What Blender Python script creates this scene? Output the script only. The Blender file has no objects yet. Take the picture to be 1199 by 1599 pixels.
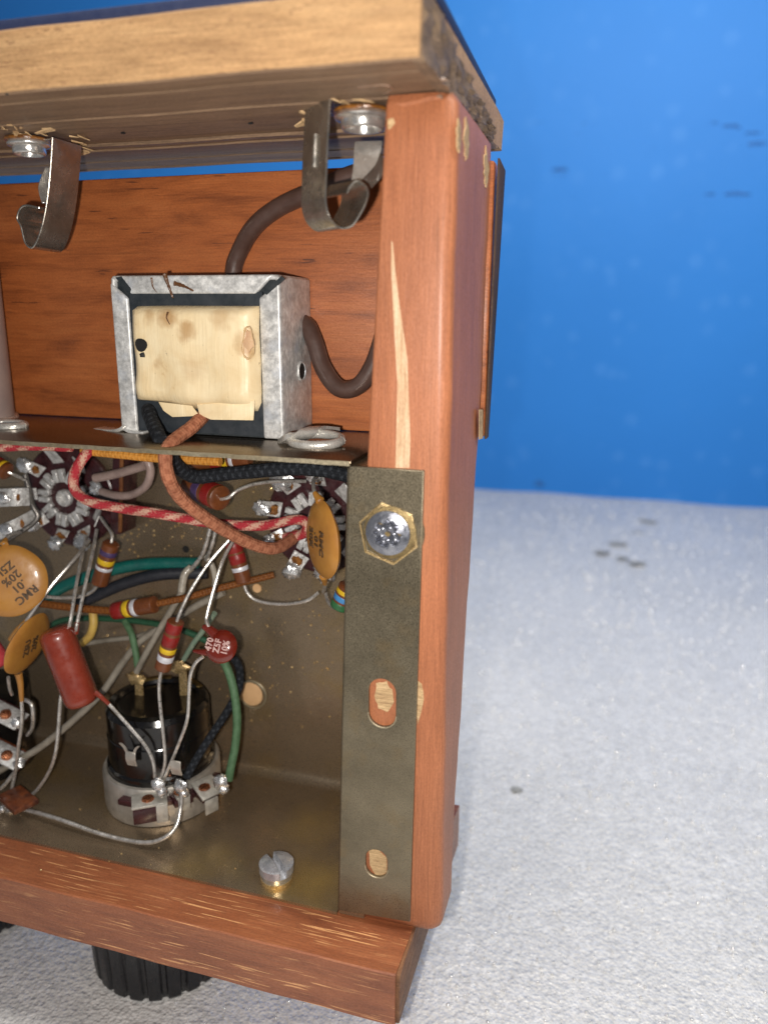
import bpy, bmesh, math, random
from mathutils import Vector, Matrix
from math import sin, cos, pi, radians
random.seed(7)
SC = bpy.context.scene
COL = SC.collection

# ------------------------------------------------------------------ camera
F, CX, CY = 1201.0, 600.0, 800.0
d1 = Vector((-3650 - CX, 462 - CY, F))
_a = 964 - CX
d2 = Vector((_a, -(F * F + d1[0] * _a) / d1[1], F))
AX, AY = (-d1).normalized(), d2.normalized()
AZ = AX.cross(AY)
def ray(px, py):
    c = Vector(((px - CX) / F, (py - CY) / F, 1))
    return Vector((AX.dot(c), AY.dot(c), AZ.dot(c)))
CAM = -ray(638, 1455) * 14
def at(px, py, Y=0.0):
    r = ray(px, py); return CAM + r * ((Y - CAM.y) / r.y)
def atx(px, py, X):
    r = ray(px, py); return CAM + r * ((X - CAM.x) / r.x)
def atz(px, py, Z):
    r = ray(px, py); return CAM + r * ((Z - CAM.z) / r.z)
cd = bpy.data.cameras.new('camera'); co = bpy.data.objects.new('camera', cd); COL.objects.link(co)
right = Vector((AX[0], AY[0], AZ[0])); down = Vector((AX[1], AY[1], AZ[1])); fwd = Vector((AX[2], AY[2], AZ[2]))
m = Matrix((right, -down, -fwd)).transposed().to_4x4(); m.translation = CAM
co.matrix_world = m
cd.sensor_fit = 'VERTICAL'; cd.sensor_height = 36; cd.lens = F / 1599 * 36
cd.clip_start = 0.1; cd.clip_end = 1000
cd.dof.use_dof = True; cd.dof.focus_distance = 14.2; cd.dof.aperture_fstop = 0.15
SC.camera = co

# ------------------------------------------------------------------ light
w = bpy.data.worlds.new('World'); SC.world = w; w.use_nodes = True
bg = w.node_tree.nodes['Background']
bg.inputs[0].default_value = (0.62, 0.68, 0.78, 1); bg.inputs[1].default_value = 0.16
def lamp(name, kind, loc, power, color, **k):
    l = bpy.data.lights.new(name, kind); l.energy = power; l.color = color
    for a, v in k.items(): setattr(l, a, v)
    o = bpy.data.objects.new(name, l); COL.objects.link(o); o.location = loc
    return o
flash = lamp('phone_flash', 'POINT', CAM + down * 0.5 - right * 0.8, 9000, (1.0, 0.94, 0.87), shadow_soft_size=0.15)
ceil_ = lamp('ceiling_lamp', 'AREA', (8, 0, 45), 40000, (1.0, 0.97, 0.92), shape='RECTANGLE', size=50, size_y=30)
ceil_.rotation_euler = (Vector((6, 54, 16)) - Vector((8, 0, 45))).to_track_quat('-Z', 'Y').to_euler()
SC.view_settings.view_transform = 'Standard'; SC.view_settings.look = 'None'
SC.view_settings.exposure = 0; SC.view_settings.gamma = 1
SC.render.engine = 'CYCLES'
SC.cycles.use_denoising = True
SC.cycles.max_bounces = 8
SC.cycles.sample_clamp_indirect = 6

# ------------------------------------------------------------------ materials
def newmat(name):
    mt = bpy.data.materials.new(name); mt.use_nodes = True
    nt = mt.node_tree; return mt, nt, nt.nodes['Principled BSDF']
def nd(nt, t, **k):
    n = nt.nodes.new(t)
    for a, v in k.items():
        if a in n.inputs: n.inputs[a].default_value = v
        else: setattr(n, a, v)
    return n
def ramp(nt, fac, stops, interp='LINEAR'):
    r = nt.nodes.new('ShaderNodeValToRGB'); r.color_ramp.interpolation = interp
    e = r.color_ramp.elements
    while len(e) < len(stops): e.new(0.5)
    for el, (p, c) in zip(e, stops):
        el.position = p; el.color = (c[0], c[1], c[2], 1) if hasattr(c, '__len__') else (c, c, c, 1)
    nt.links.new(fac, r.inputs[0]); return r.outputs[0]
def mix(nt, fac, a, b, mode='MIX'):
    n = nt.nodes.new('ShaderNodeMix'); n.data_type = 'RGBA'; n.blend_type = mode
    for s, v in ((0, fac), (6, a), (7, b)):
        if hasattr(v, 'is_linked') or hasattr(v, 'links'): nt.links.new(v, n.inputs[s])
        elif s == 0: n.inputs[0].default_value = v
        else: n.inputs[s].default_value = (v[0], v[1], v[2], 1)
    return n.outputs[2]
def coords(nt, scale=(1, 1, 1), kind='Object', rot=(0, 0, 0), loc=(0, 0, 0)):
    tc = nt.nodes.new('ShaderNodeTexCoord'); mp = nt.nodes.new('ShaderNodeMapping')
    mp.inputs['Scale'].default_value = scale; mp.inputs['Rotation'].default_value = rot; mp.inputs['Location'].default_value = loc
    nt.links.new(tc.outputs[kind], mp.inputs[0]); return mp.outputs[0]
def noise(nt, vec, scale, detail=4, rough=0.55, dist=0.0):
    n = nd(nt, 'ShaderNodeTexNoise', Scale=scale, Detail=detail, Roughness=rough, Distortion=dist)
    nt.links.new(vec, n.inputs['Vector']); return n.outputs['Fac']
def bump(nt, b, height, strength=0.3, dist=0.02, chain=None):
    n = nd(nt, 'ShaderNodeBump', Strength=strength, Distance=dist)
    nt.links.new(height, n.inputs['Height'])
    if chain: nt.links.new(chain, n.inputs['Normal'])
    nt.links.new(n.outputs[0], b.inputs['Normal']); return n.outputs[0]
_mc = {}
def simple(name, c1, c2=None, scale=6, rough=0.5, metal=0.0, bs=0.15, bd=0.02, coat=0.0, rvar=0.15, detail=5, spec=0.5, bscale=None, lo=0.35, hi=0.65, sss=0.0):
    mt, nt, b = newmat(name)
    v = coords(nt)
    f = noise(nt, v, scale, detail, 0.6)
    nt.links.new(ramp(nt, f, [(lo, c1), (hi, c2 or tuple(x * 0.7 for x in c1))]), b.inputs['Base Color'])
    b.inputs['Metallic'].default_value = metal
    nt.links.new(ramp(nt, noise(nt, v, scale * 2.3, 4), [(0.3, max(0.03, rough - rvar)), (0.7, min(1, rough + rvar))]), b.inputs['Roughness'])
    if bs: bump(nt, b, noise(nt, v, bscale or scale * 5, 4), bs, bd)
    b.inputs['Coat Weight'].default_value = coat; b.inputs['Coat Roughness'].default_value = 0.12
    b.inputs['Specular IOR Level'].default_value = spec
    if sss:
        b.inputs['Subsurface Weight'].default_value = sss; b.inputs['Subsurface Radius'].default_value = (0.3, 0.2, 0.1); b.inputs['Subsurface Scale'].default_value = 0.3
    return mt
def wood(name, axis, dark, mid, light, pore=None, pth=0.64, rough=0.5, grain=3.0, stretch=0.12, bs=0.35, coat=0.0, pscale=9.0, seed=0, spec=0.4, streak=(0.3, 0.5, 0.72), fine=0.35, pst=0.35):
    mt, nt, b = newmat(name)
    def sv(a, c): return tuple(a if ax == axis else c for ax in 'XYZ')
    v = coords(nt, sv(stretch, 1), loc=(seed * 3.1, seed * 1.7, seed * 2.3))
    g = noise(nt, v, grain, 8, 0.62, 0.6)
    base = ramp(nt, g, [(streak[0], dark), (streak[1], mid), (streak[2], light)])
    v2 = coords(nt, sv(0.5, 11), loc=(seed, seed, 0))
    fib = noise(nt, v2, 3, 5, 0.7)
    base = mix(nt, fine, base, ramp(nt, fib, [(0.3, tuple(x * 0.45 for x in mid)), (0.7, tuple(min(1, x * 1.25) for x in light))]))
    big = noise(nt, coords(nt, (1, 1, 1), loc=(seed, 0, 5)), 0.55, 3)
    base = mix(nt, 0.5, base, ramp(nt, big, [(0.35, 0.72), (0.7, 1.0)]), 'MULTIPLY')
    if pore:
        v3 = coords(nt, sv(pst, 4.6), loc=(seed * 2, 0, seed))
        p = noise(nt, v3, pscale, 2, 0.5)
        area = noise(nt, coords(nt, (0.5, 0.9, 0.9), loc=(0, seed, 2)), 1.1, 2)
        pm = ramp(nt, p, [(pth, 0), (pth + 0.035, 1)])
        am = ramp(nt, area, [(0.38, 0.1), (0.55, 1)])
        base = mix(nt, mix(nt, 1.0, pm, am, 'MULTIPLY'), base, pore)
    spk = noise(nt, coords(nt, sv(0.55, 1)), 34, 3, 0.75)
    base = mix(nt, 0.55, base, ramp(nt, spk, [(0.3, 0.62), (0.5, 0.98), (0.72, 1.22)]), 'MULTIPLY')
    scr = noise(nt, coords(nt, sv(0.035, 2.2), loc=(3, seed, 1)), 5, 3, 0.6)
    base = mix(nt, 0.5, base, ramp(nt, scr, [(0.30, 0.66), (0.44, 1.0), (0.60, 1.0), (0.74, 1.2)]), 'MULTIPLY')
    nt.links.new(base, b.inputs['Base Color'])
    nt.links.new(ramp(nt, spk, [(0.3, rough + 0.18), (0.7, rough - 0.10)]), b.inputs['Roughness'])
    b.inputs['Specular IOR Level'].default_value = spec
    b.inputs['Coat Weight'].default_value = coat; b.inputs['Coat Roughness'].default_value = 0.3
    c = bump(nt, b, fib, bs, 0.03)
    c = bump(nt, b, spk, bs * 0.8, 0.014, c)
    bump(nt, b, g, bs * 0.6, 0.05, c)
    return mt
def braid(name, c1, c2, c3=None, n=2.0, pitch=0.22, twist=1.0, thr=0.0, rough=0.85, fuzz=0.4, lace=False):
    """Woven cloth sleeve: u runs along the wire in cm, v once round it."""
    mt, nt, b = newmat(name)
    tc = nt.nodes.new('ShaderNodeTexCoord'); sp = nt.nodes.new('ShaderNodeSeparateXYZ')
    nt.links.new(tc.outputs['UV'], sp.inputs[0])
    def M(op, a, c=None):
        n_ = nt.nodes.new('ShaderNodeMath'); n_.operation = op
        for i, x in enumerate((a, c)):
            if x is None: continue
            if hasattr(x, 'links'): nt.links.new(x, n_.inputs[i])
            else: n_.inputs[i].default_value = x
        return n_.outputs[0]
    u = M('MULTIPLY', sp.outputs[0], 2 * pi / pitch); vv = M('MULTIPLY', sp.outputs[1], 2 * pi * n)
    sA = M('SINE', M('ADD', u, vv)); sB = M('SINE', M('SUBTRACT', u, vv))
    pat = M('ADD', M('MULTIPLY', sA, 0.26 if lace else 0.42), M('MULTIPLY', sB, 0.26 if lace else 0.12))
    obj = coords(nt)
    fz = noise(nt, obj, 28, 4, 0.7)
    pat = M('ADD', pat, M('MULTIPLY', M('SUBTRACT', fz, 0.5), 3.0 * fuzz))
    pat = M('ADD', M('MULTIPLY', pat, 0.5), 0.5 + thr)
    base = ramp(nt, pat, [(0.35, c1), (0.62, c2)])
    dirt = noise(nt, obj, 2.2, 4)
    base = mix(nt, 0.55, base, ramp(nt, dirt, [(0.32, 0.55), (0.6, 1.0)]), 'MULTIPLY')
    nt.links.new(base, b.inputs['Base Color'])
    b.inputs['Roughness'].default_value = rough; b.inputs['Specular IOR Level'].default_value = 0.25
    uf = M('MULTIPLY', sp.outputs[0], 2 * pi / 0.13); vf = M('MULTIPLY', sp.outputs[1], 2 * pi * 6)
    th = M('MULTIPLY', M('SINE', M('ADD', uf, vf)), M('SINE', M('SUBTRACT', uf, vf)))
    h = M('ADD', th, M('MULTIPLY', fz, 1.5))
    bump(nt, b, h, 0.6, 0.010)
    return mt

W_TOP = wood('pale_raw_oak', 'X', (0.28, 0.14, 0.055), (0.50, 0.285, 0.125), (0.62, 0.38, 0.18), rough=0.62, grain=2.6, stretch=0.16, bs=0.6, seed=1, coat=0.15, fine=0.45,
             pore=(0.24, 0.12, 0.055), pth=0.64, pscale=8, pst=0.6)
W_BACK = wood('orange_brown_stained_board', 'X', (0.17, 0.040, 0.011), (0.39, 0.108, 0.028), (0.50, 0.16, 0.045), rough=0.5, grain=2.6, stretch=0.17, bs=0.2, seed=2, coat=0.2, fine=0.3,
              pore=(0.11, 0.032, 0.013), pth=0.68, pscale=3.2)
W_PANEL = wood('reddish_oak_veneer', 'X', (0.17, 0.046, 0.018), (0.285, 0.088, 0.034), (0.36, 0.125, 0.05), pore=(0.66, 0.33, 0.14), pth=0.603, rough=0.45, grain=2.2, stretch=0.2, bs=0.35, seed=3, coat=0.3, pscale=6.5, fine=0.3, pst=0.13)
W_POST = wood('copper_brown_stained_post', 'Z', (0.33, 0.108, 0.044), (0.42, 0.145, 0.060), (0.49, 0.185, 0.085), rough=0.52, grain=1.9, stretch=0.1, bs=0.4, seed=4, coat=0.2, fine=0.42)
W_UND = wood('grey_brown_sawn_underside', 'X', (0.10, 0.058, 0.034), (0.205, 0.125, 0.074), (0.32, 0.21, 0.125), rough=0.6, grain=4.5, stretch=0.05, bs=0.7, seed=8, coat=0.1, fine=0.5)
W_PEND = wood('brown_end_grain', 'Y', (0.03, 0.014, 0.008), (0.15, 0.062, 0.028), (0.30, 0.15, 0.07), rough=0.55, grain=5, stretch=0.35, bs=0.5, seed=11)
W_DRK = wood('dark_stained_end', 'Z', (0.02, 0.012, 0.01), (0.06, 0.032, 0.02), (0.13, 0.075, 0.045), rough=0.6, grain=4, stretch=0.2, bs=0.5, seed=9)
W_BARE = wood('scraped_bare_wood', 'Z', (0.45, 0.23, 0.11), (0.66, 0.41, 0.23), (0.85, 0.62, 0.42), rough=0.6, grain=6, stretch=0.2, bs=0.5, seed=5)
W_SPL = wood('torn_wood_fibre', 'X', (0.30, 0.16, 0.07), (0.60, 0.40, 0.20), (0.75, 0.53, 0.30), rough=0.8, grain=7, stretch=0.3, bs=0.6, seed=6)
W_END = wood('weathered_end_grain', 'Y', (0.08, 0.055, 0.04), (0.19, 0.125, 0.078), (0.33, 0.22, 0.13), rough=0.7, grain=5, stretch=0.4, bs=0.7, seed=7, coat=0.1)
COVER = simple('dark_blue_covering', (0.012, 0.022, 0.07), (0.02, 0.03, 0.08), 8, 0.6, bs=0.3)

def plated(name, c1, c2, patina, rough=0.42, metal=0.75, spd=40, pscale=1.3, spk=0.5, lf=1.7):
    mt, nt, b = newmat(name)
    v = coords(nt)
    f = noise(nt, v, lf, 6, 0.65)
    fine = noise(nt, v, spd, 3, 0.7)
    base = ramp(nt, f, [(0.3, c1), (0.7, c2)])
    base = mix(nt, spk, base, ramp(nt, fine, [(0.35, 0.55), (0.68, 1.25)]), 'MULTIPLY')
    pt = noise(nt, coords(nt, loc=(4, 1, 2)), pscale, 5, 0.6)
    base = mix(nt, ramp(nt, pt, [(0.52, 0), (0.75, 0.75)]), base, patina)
    if name == 'olive_plated_steel':   # golden patina by the slotted screw, floor highlights painted in, warmer up the end
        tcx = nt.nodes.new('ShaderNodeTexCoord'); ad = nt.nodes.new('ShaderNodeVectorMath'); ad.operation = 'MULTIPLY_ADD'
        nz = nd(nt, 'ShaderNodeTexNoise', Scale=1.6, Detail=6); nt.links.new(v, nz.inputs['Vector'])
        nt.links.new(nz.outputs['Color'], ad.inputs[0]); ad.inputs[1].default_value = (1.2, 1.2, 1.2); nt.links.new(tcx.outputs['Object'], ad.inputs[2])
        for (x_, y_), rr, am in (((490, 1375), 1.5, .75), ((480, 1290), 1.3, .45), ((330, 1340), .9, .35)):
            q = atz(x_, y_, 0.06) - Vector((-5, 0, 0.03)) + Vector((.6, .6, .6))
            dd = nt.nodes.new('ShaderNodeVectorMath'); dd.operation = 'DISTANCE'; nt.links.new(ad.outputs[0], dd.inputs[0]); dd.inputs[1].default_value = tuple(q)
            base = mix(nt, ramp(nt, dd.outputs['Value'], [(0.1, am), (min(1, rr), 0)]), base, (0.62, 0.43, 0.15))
    nt.links.new(base, b.inputs['Base Color'])
    b.inputs['Metallic'].default_value = metal
    nt.links.new(ramp(nt, fine, [(0.3, rough - 0.12), (0.7, rough + 0.16)]), b.inputs['Roughness'])
    c = bump(nt, b, fine, 0.12, 0.01)
    bump(nt, b, noise(nt, v, 3.0, 4), 0.12, 0.06, c)
    return mt
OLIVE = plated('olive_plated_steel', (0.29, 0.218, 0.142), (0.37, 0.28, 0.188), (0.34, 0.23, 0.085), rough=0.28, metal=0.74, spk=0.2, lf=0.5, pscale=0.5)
SHELFM = plated('dark_glossy_plated_shelf', (0.13, 0.10, 0.066), (0.18, 0.135, 0.09), (0.20, 0.12, 0.05), rough=0.22, metal=0.92, spk=0.3, lf=0.6, pscale=0.6)
FOOT = simple('bright_tinned_foot', (0.78, 0.76, 0.71), (0.55, 0.53, 0.49), 5, 0.26, 0.55, 0.3, 0.03, rvar=0.1)
FLANGE = plated('olive_plated_flange', (0.16, 0.134, 0.090), (0.27, 0.228, 0.155), (0.24, 0.17, 0.085), rough=0.34, metal=0.76, spd=48, spk=0.6, lf=0.7)
EDGE = plated('bare_sheared_edge', (0.35, 0.30, 0.20), (0.5, 0.43, 0.30), (0.3, 0.2, 0.1), rough=0.45)
GALV = plated('galvanised_steel', (0.56, 0.56, 0.55), (0.86, 0.86, 0.84), (0.54, 0.60, 0.70), rough=0.42, metal=0.36, spd=9, pscale=1.8, lf=2.6, spk=.7)
LAM = simple('dark_core_laminations', (0.012, 0.018, 0.022), (0.03, 0.036, 0.04), 9, 0.5, 0.1, 0.3)
def paper():
    mt, nt, b = newmat('cream_wrapped_paper')
    v = coords(nt)
    st = noise(nt, v, 1.1, 5, 0.62, 1.2)
    base = ramp(nt, st, [(0.26, (0.52, 0.31, 0.12)), (0.37, (0.80, 0.62, 0.36)), (0.60, (0.88, 0.73, 0.47))])
    sp = noise(nt, v, 11, 3, 0.6)
    base = mix(nt, ramp(nt, sp, [(0.70, 0), (0.78, 0.7)]), base, (0.16, 0.11, 0.07))
    tcx = nt.nodes.new('ShaderNodeTexCoord'); ds = nt.nodes.new('ShaderNodeVectorMath'); ds.operation = 'MULTIPLY_ADD'
    nz = nd(nt, 'ShaderNodeTexNoise', Scale=2.6, Detail=4); nt.links.new(v, nz.inputs['Vector'])
    nt.links.new(nz.outputs['Color'], ds.inputs[0]); ds.inputs[1].default_value = (0.45, 0.45, 0.45); nt.links.new(tcx.outputs['Object'], ds.inputs[2])
    for sx_, sy_, rr, am in ((264, 496, .26, .75), (292, 517, .22, .7), (345, 492, .28, .45), (386, 535, .30, .8), (250, 565, .16, .4), (300, 575, .3, .3), (232, 490, .2, .5)):
        q = at(sx_, sy_, 1.25) - Vector((-4.5, 2, 8.63)) + Vector((.22, .22, .22))
        dd = nt.nodes.new('ShaderNodeVectorMath'); dd.operation = 'DISTANCE'; nt.links.new(ds.outputs[0], dd.inputs[0]); dd.inputs[1].default_value = tuple(q)
        base = mix(nt, ramp(nt, dd.outputs['Value'], [(rr * .35, am), (rr, 0)]), base, (0.42, 0.22, 0.07))
    nt.links.new(base, b.inputs['Base Color']); b.inputs['Roughness'].default_value = 0.45
    b.inputs['Coat Weight'].default_value = 0.15; b.inputs['Coat Roughness'].default_value = 0.35
    wr = noise(nt, coords(nt, (7, 1, 0.4)), 2, 4, 0.6)
    c = bump(nt, b, wr, 0.38, 0.035)
    bump(nt, b, noise(nt, v, 1.6, 3, 0.5, 1.0), 0.25, 0.08, c)
    return mt
PAPER = paper()
SPRING = simple('oily_spring_steel', (0.36, 0.32, 0.27), (0.54, 0.50, 0.44), 2.2, 0.24, 0.92, 0.12, rvar=0.1, bscale=9)
NICKEL = simple('bright_nickel', (0.80, 0.78, 0.74), (0.6, 0.58, 0.55), 7, 0.2, 0.8, 0.15, rvar=0.08)
SOLDER = simple('tin_solder', (0.86, 0.86, 0.86), (0.58, 0.58, 0.58), 9, 0.26, 0.8, 0.5, 0.04, rvar=0.15, bscale=14)
LUG = simple('tinned_lug', (0.82, 0.82, 0.81), (0.44, 0.43, 0.41), 10, 0.40, 0.5, 0.5, 0.04, bscale=16)
LEAD = simple('tinned_lead_wire', (0.76, 0.73, 0.69), (0.46, 0.43, 0.39), 6, 0.34, 0.7, 0.2, bscale=20)
FLUX = simple('amber_flux', (0.28, 0.11, 0.02), (0.12, 0.045, 0.01), 9, 0.2, 0, 0.3, coat=0.4)
COPPER = simple('copper_rivet', (0.62, 0.24, 0.12), (0.4, 0.15, 0.07), 9, 0.3, 0.9, 0.2)
BRASS = simple('worn_brass', (0.74, 0.54, 0.28), (0.5, 0.35, 0.15), 9, 0.3, 0.7, 0.4, 0.03)
GLINT = simple('brass_glint', (0.80, 0.60, 0.32), (0.6, 0.38, 0.15), 9, 0.2, 0.6, 0)
PHEN = simple('purple_brown_phenolic', (0.050, 0.012, 0.014), (0.028, 0.010, 0.012), 5, 0.35, 0, 0.1, coat=0.2)
PHEN2 = simple('brown_phenolic_wafer', (0.16, 0.045, 0.015), (0.05, 0.014, 0.008), 5, 0.4, 0, 0.15, coat=0.2)
TAG = simple('brown_strip_board', (0.22, 0.085, 0.025), (0.12, 0.04, 0.014), 4, 0.45, 0, 0.15)
BLACK = simple('glossy_black_bakelite', (0.004, 0.004, 0.005), (0.008, 0.007, 0.006), 4, 0.16, 0, 0.06, coat=0.2, rvar=0.06)
KNOB = simple('black_knob_plastic', (0.006, 0.006, 0.008), (0.012, 0.012, 0.014), 6, 0.38, 0, 0.1)
CER = simple('orange_ceramic', (0.42, 0.195, 0.036), (0.35, 0.15, 0.028), 2.5, 0.45, 0, 0.18, 0.02, coat=0.2, bscale=10)
INK = simple('dark_ink', (0.06, 0.032, 0.012), (0.10, 0.05, 0.015), 12, 0.6, 0, 0)
WINK = simple('pale_ink', (0.62, 0.42, 0.38), (0.5, 0.3, 0.28), 12, 0.6, 0, 0)
REDC = simple('dark_red_dip', (0.13, 0.013, 0.007), (0.17, 0.02, 0.01), 3, 0.22, 0, 0.1, coat=0.6)
CAPS = simple('brick_red_dip', (0.19, 0.026, 0.013), (0.235, 0.036, 0.018), 2.5, 0.32, 0, 0.12, 0.03, coat=0.35, bscale=5)
PINKC = simple('pinkish_red_dip', (0.42, 0.03, 0.05), (0.5, 0.06, 0.07), 4, 0.2, 0, 0.1, coat=0.5)
RBODY = simple('brown_resistor_body', (0.17, 0.052, 0.015), (0.12, 0.035, 0.011), 6, 0.4, 0, 0.12, coat=0.15)
B_RED = simple('red_paint', (0.26, 0.014, 0.012), (0.2, 0.012, 0.01), 9, 0.38, 0, 0.1)
B_YEL = simple('yellow_paint', (0.72, 0.48, 0.02), (0.6, 0.38, 0.015), 9, 0.35, 0, 0.1)
B_SIL = simple('silver_paint', (0.74, 0.74, 0.78), (0.55, 0.55, 0.6), 9, 0.4, 0.2, 0.1)
B_VIO = simple('violet_paint', (0.07, 0.04, 0.12), (0.05, 0.03, 0.09), 9, 0.4, 0, 0.1)
B_ORG = simple('orange_paint', (0.5, 0.16, 0.02), (0.4, 0.12, 0.02), 9, 0.4, 0, 0.1)
B_BLU = simple('light_blue_paint', (0.06, 0.25, 0.55), (0.05, 0.2, 0.45), 9, 0.35, 0, 0.1)
B_GRN = simple('green_paint', (0.03, 0.14, 0.05), (0.03, 0.1, 0.04), 9, 0.4, 0, 0.1)
CORD = simple('brown_vinyl', (0.064, 0.034, 0.026), (0.085, 0.048, 0.038), 3, 0.42, 0, 0.08, coat=0.1)
TEAL = simple('teal_vinyl', (0.005, 0.12, 0.10), (0.006, 0.09, 0.08), 3, 0.35, 0, 0.05, coat=0.15)
BLKV = simple('black_vinyl', (0.012, 0.014, 0.020), (0.02, 0.022, 0.03), 4, 0.5, 0, 0.2)
GRNV = simple('dull_green_cloth_insulation', (0.10, 0.20, 0.10), (0.06, 0.13, 0.06), 9, 0.6, 0, 0.4)
DGRN = simple('dark_green_insulation', (0.02, 0.09, 0.045), (0.015, 0.06, 0.03), 7, 0.5, 0, 0.2)
YELV = simple('cream_yellow_insulation', (0.62, 0.42, 0.10), (0.5, 0.32, 0.08), 7, 0.5, 0, 0.2)
ORGV = braid('orange_cloth', (0.55, 0.22, 0.03), (0.66, 0.30, 0.06), pitch=0.12, n=2, fuzz=0.2, lace=True)
MAUVE = simple('grey_mauve_insulation', (0.34, 0.25, 0.22), (0.24, 0.17, 0.15), 4, 0.45, 0, 0.15, coat=0.1)
GREYW = simple('dull_grey_insulation', (0.30, 0.27, 0.22), (0.19, 0.165, 0.13), 4, 0.5, 0, 0.25, bscale=26)
SLEEVE = simple('clear_aged_sleeving', (0.44, 0.40, 0.33), (0.28, 0.25, 0.2), 6, 0.3, 0, 0.2, coat=0.4)
BRNW = braid('brown_varnished_cloth', (0.16, 0.05, 0.009), (0.22, 0.075, 0.015), pitch=0.11, n=3, fuzz=0.5, rough=0.45, lace=True)
REDW = braid('red_and_white_cloth_braid', (0.40, 0.030, 0.042), (0.62, 0.38, 0.28), pitch=0.55, n=2, fuzz=1.05, thr=-0.10)
TANW = braid('salmon_cloth_braid', (0.29, 0.10, 0.052), (0.42, 0.165, 0.09), pitch=0.20, n=3, fuzz=0.8, thr=0.06, lace=True)
BLKW = braid('black_cloth_braid', (0.010, 0.012, 0.016), (0.042, 0.048, 0.058), pitch=0.16, n=3, fuzz=0.8, thr=-0.16, lace=True)
CANM = simple('pinkish_grey_enamel', (0.42, 0.34, 0.31), (0.36, 0.29, 0.27), 2, 0.45, 0, 0.05)
PLUGM = simple('cream_plug', (0.75, 0.47, 0.24), (0.65, 0.4, 0.2), 3, 0.5, 0, 0.1)
DARK = simple('dark_void_paint', (0.006, 0.006, 0.007), (0.01, 0.009, 0.008), 5, 0.7, 0, 0)
GLUE = simple('brown_varnish_drip', (0.075, 0.028, 0.010), (0.14, 0.06, 0.02), 8, 0.3, 0, 0.2, coat=0.3)
STEEL = simple('zinc_screw', (0.66, 0.67, 0.70), (0.40, 0.41, 0.45), 5, 0.32, 0.6, 0.25, 0.02, bscale=18)

def foam_mat():
    mt, nt, b = newmat('white_foam_sheet')
    v = coords(nt)
    sm = noise(nt, v, 0.12, 4)
    base = ramp(nt, sm, [(0.3, (0.78, 0.775, 0.765)), (0.7, (0.88, 0.87, 0.855))])
    n_ = noise(nt, coords(nt), 2.4, 5, 0.7)
    base = mix(nt, 0.6, base, ramp(nt, n_, [(0.3, 0.70), (0.7, 1.06)]), 'MULTIPLY')
    gr = noise(nt, v, 9.0, 3, 0.7)
    base = mix(nt, 0.85, base, ramp(nt, gr, [(0.30, 0.66), (0.50, 0.88), (0.66, 1.05), (0.74, 1.12)]), 'MULTIPLY')  # brightest grain stands in for highlights on the foam cells
    nt.links.new(base, b.inputs['Base Color'])
    vo = nd(nt, 'ShaderNodeTexVoronoi', Scale=6.5); nt.links.new(v, vo.inputs['Vector'])
    vc = nd(nt, 'ShaderNodeTexVoronoi', Scale=14.0); nt.links.new(v, vc.inputs['Vector'])
    nt.links.new(ramp(nt, noise(nt, v, 6, 3), [(0.35, 0.10), (0.65, 0.40)]), b.inputs['Roughness'])
    c = bump(nt, b, vo.outputs['Distance'], 0.5, 0.06)
    c = bump(nt, b, vc.outputs['Distance'], 0.5, 0.05, c)
    bump(nt, b, noise(nt, v, 8, 4), 0.35, 0.06, c)
    b.inputs['Subsurface Weight'].default_value = 0.0
    b.inputs['Specular IOR Level'].default_value = 0.65
    return mt
FOAM = foam_mat()
def blue_mat():
    mt, nt, b = newmat('blue_painted_backdrop')
    v = coords(nt)
    g = noise(nt, v, 0.05, 3)
    base = ramp(nt, g, [(0.3, (0.026, 0.215, 0.66)), (0.7, (0.032, 0.24, 0.72))])
    vo = nd(nt, 'ShaderNodeTexVoronoi', Scale=0.5, Randomness=1.0); nt.links.new(v, vo.inputs['Vector'])
    wob = noise(nt, v, 1.2, 3)
    ad = nt.nodes.new('ShaderNodeMath'); ad.operation = 'ADD'; nt.links.new(vo.outputs['Distance'], ad.inputs[0])
    sc = nt.nodes.new('ShaderNodeMath'); sc.operation = 'MULTIPLY'; sc.inputs[1].default_value = 0.35; nt.links.new(wob, sc.inputs[0]); nt.links.new(sc.outputs[0], ad.inputs[1])
    dots = ramp(nt, ad.outputs[0], [(0.32, 1), (0.50, 0)])
    sel = ramp(nt, noise(nt, coords(nt, loc=(9, 3, 5)), 0.12, 2), [(0.38, 0.02), (0.6, 0.13)])
    base = mix(nt, mix(nt, 1.0, dots, sel, 'MULTIPLY'), base, (0.16, 0.42, 0.9))
    sc2 = noise(nt, coords(nt, (0.35, 1, 1.6), loc=(2.0, 0, 3.5)), 0.9, 5, 0.7)
    ar = ramp(nt, noise(nt, coords(nt, loc=(1.5, 0, 8.2)), 0.06, 1), [(0.56, 0), (0.66, 1)])
    base = mix(nt, mix(nt, 1.0, ramp(nt, sc2, [(0.66, 0), (0.73, 0.7)]), ar, 'MULTIPLY'), base, (0.01, 0.06, 0.18))
    nt.links.new(base, b.inputs['Base Color'])
    b.inputs['Roughness'].default_value = 0.55; b.inputs['Specular IOR Level'].default_value = 0.3
    bump(nt, b, noise(nt, v, 0.8, 4), 0.15, 0.2)
    return mt
BLUE = blue_mat()

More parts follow.
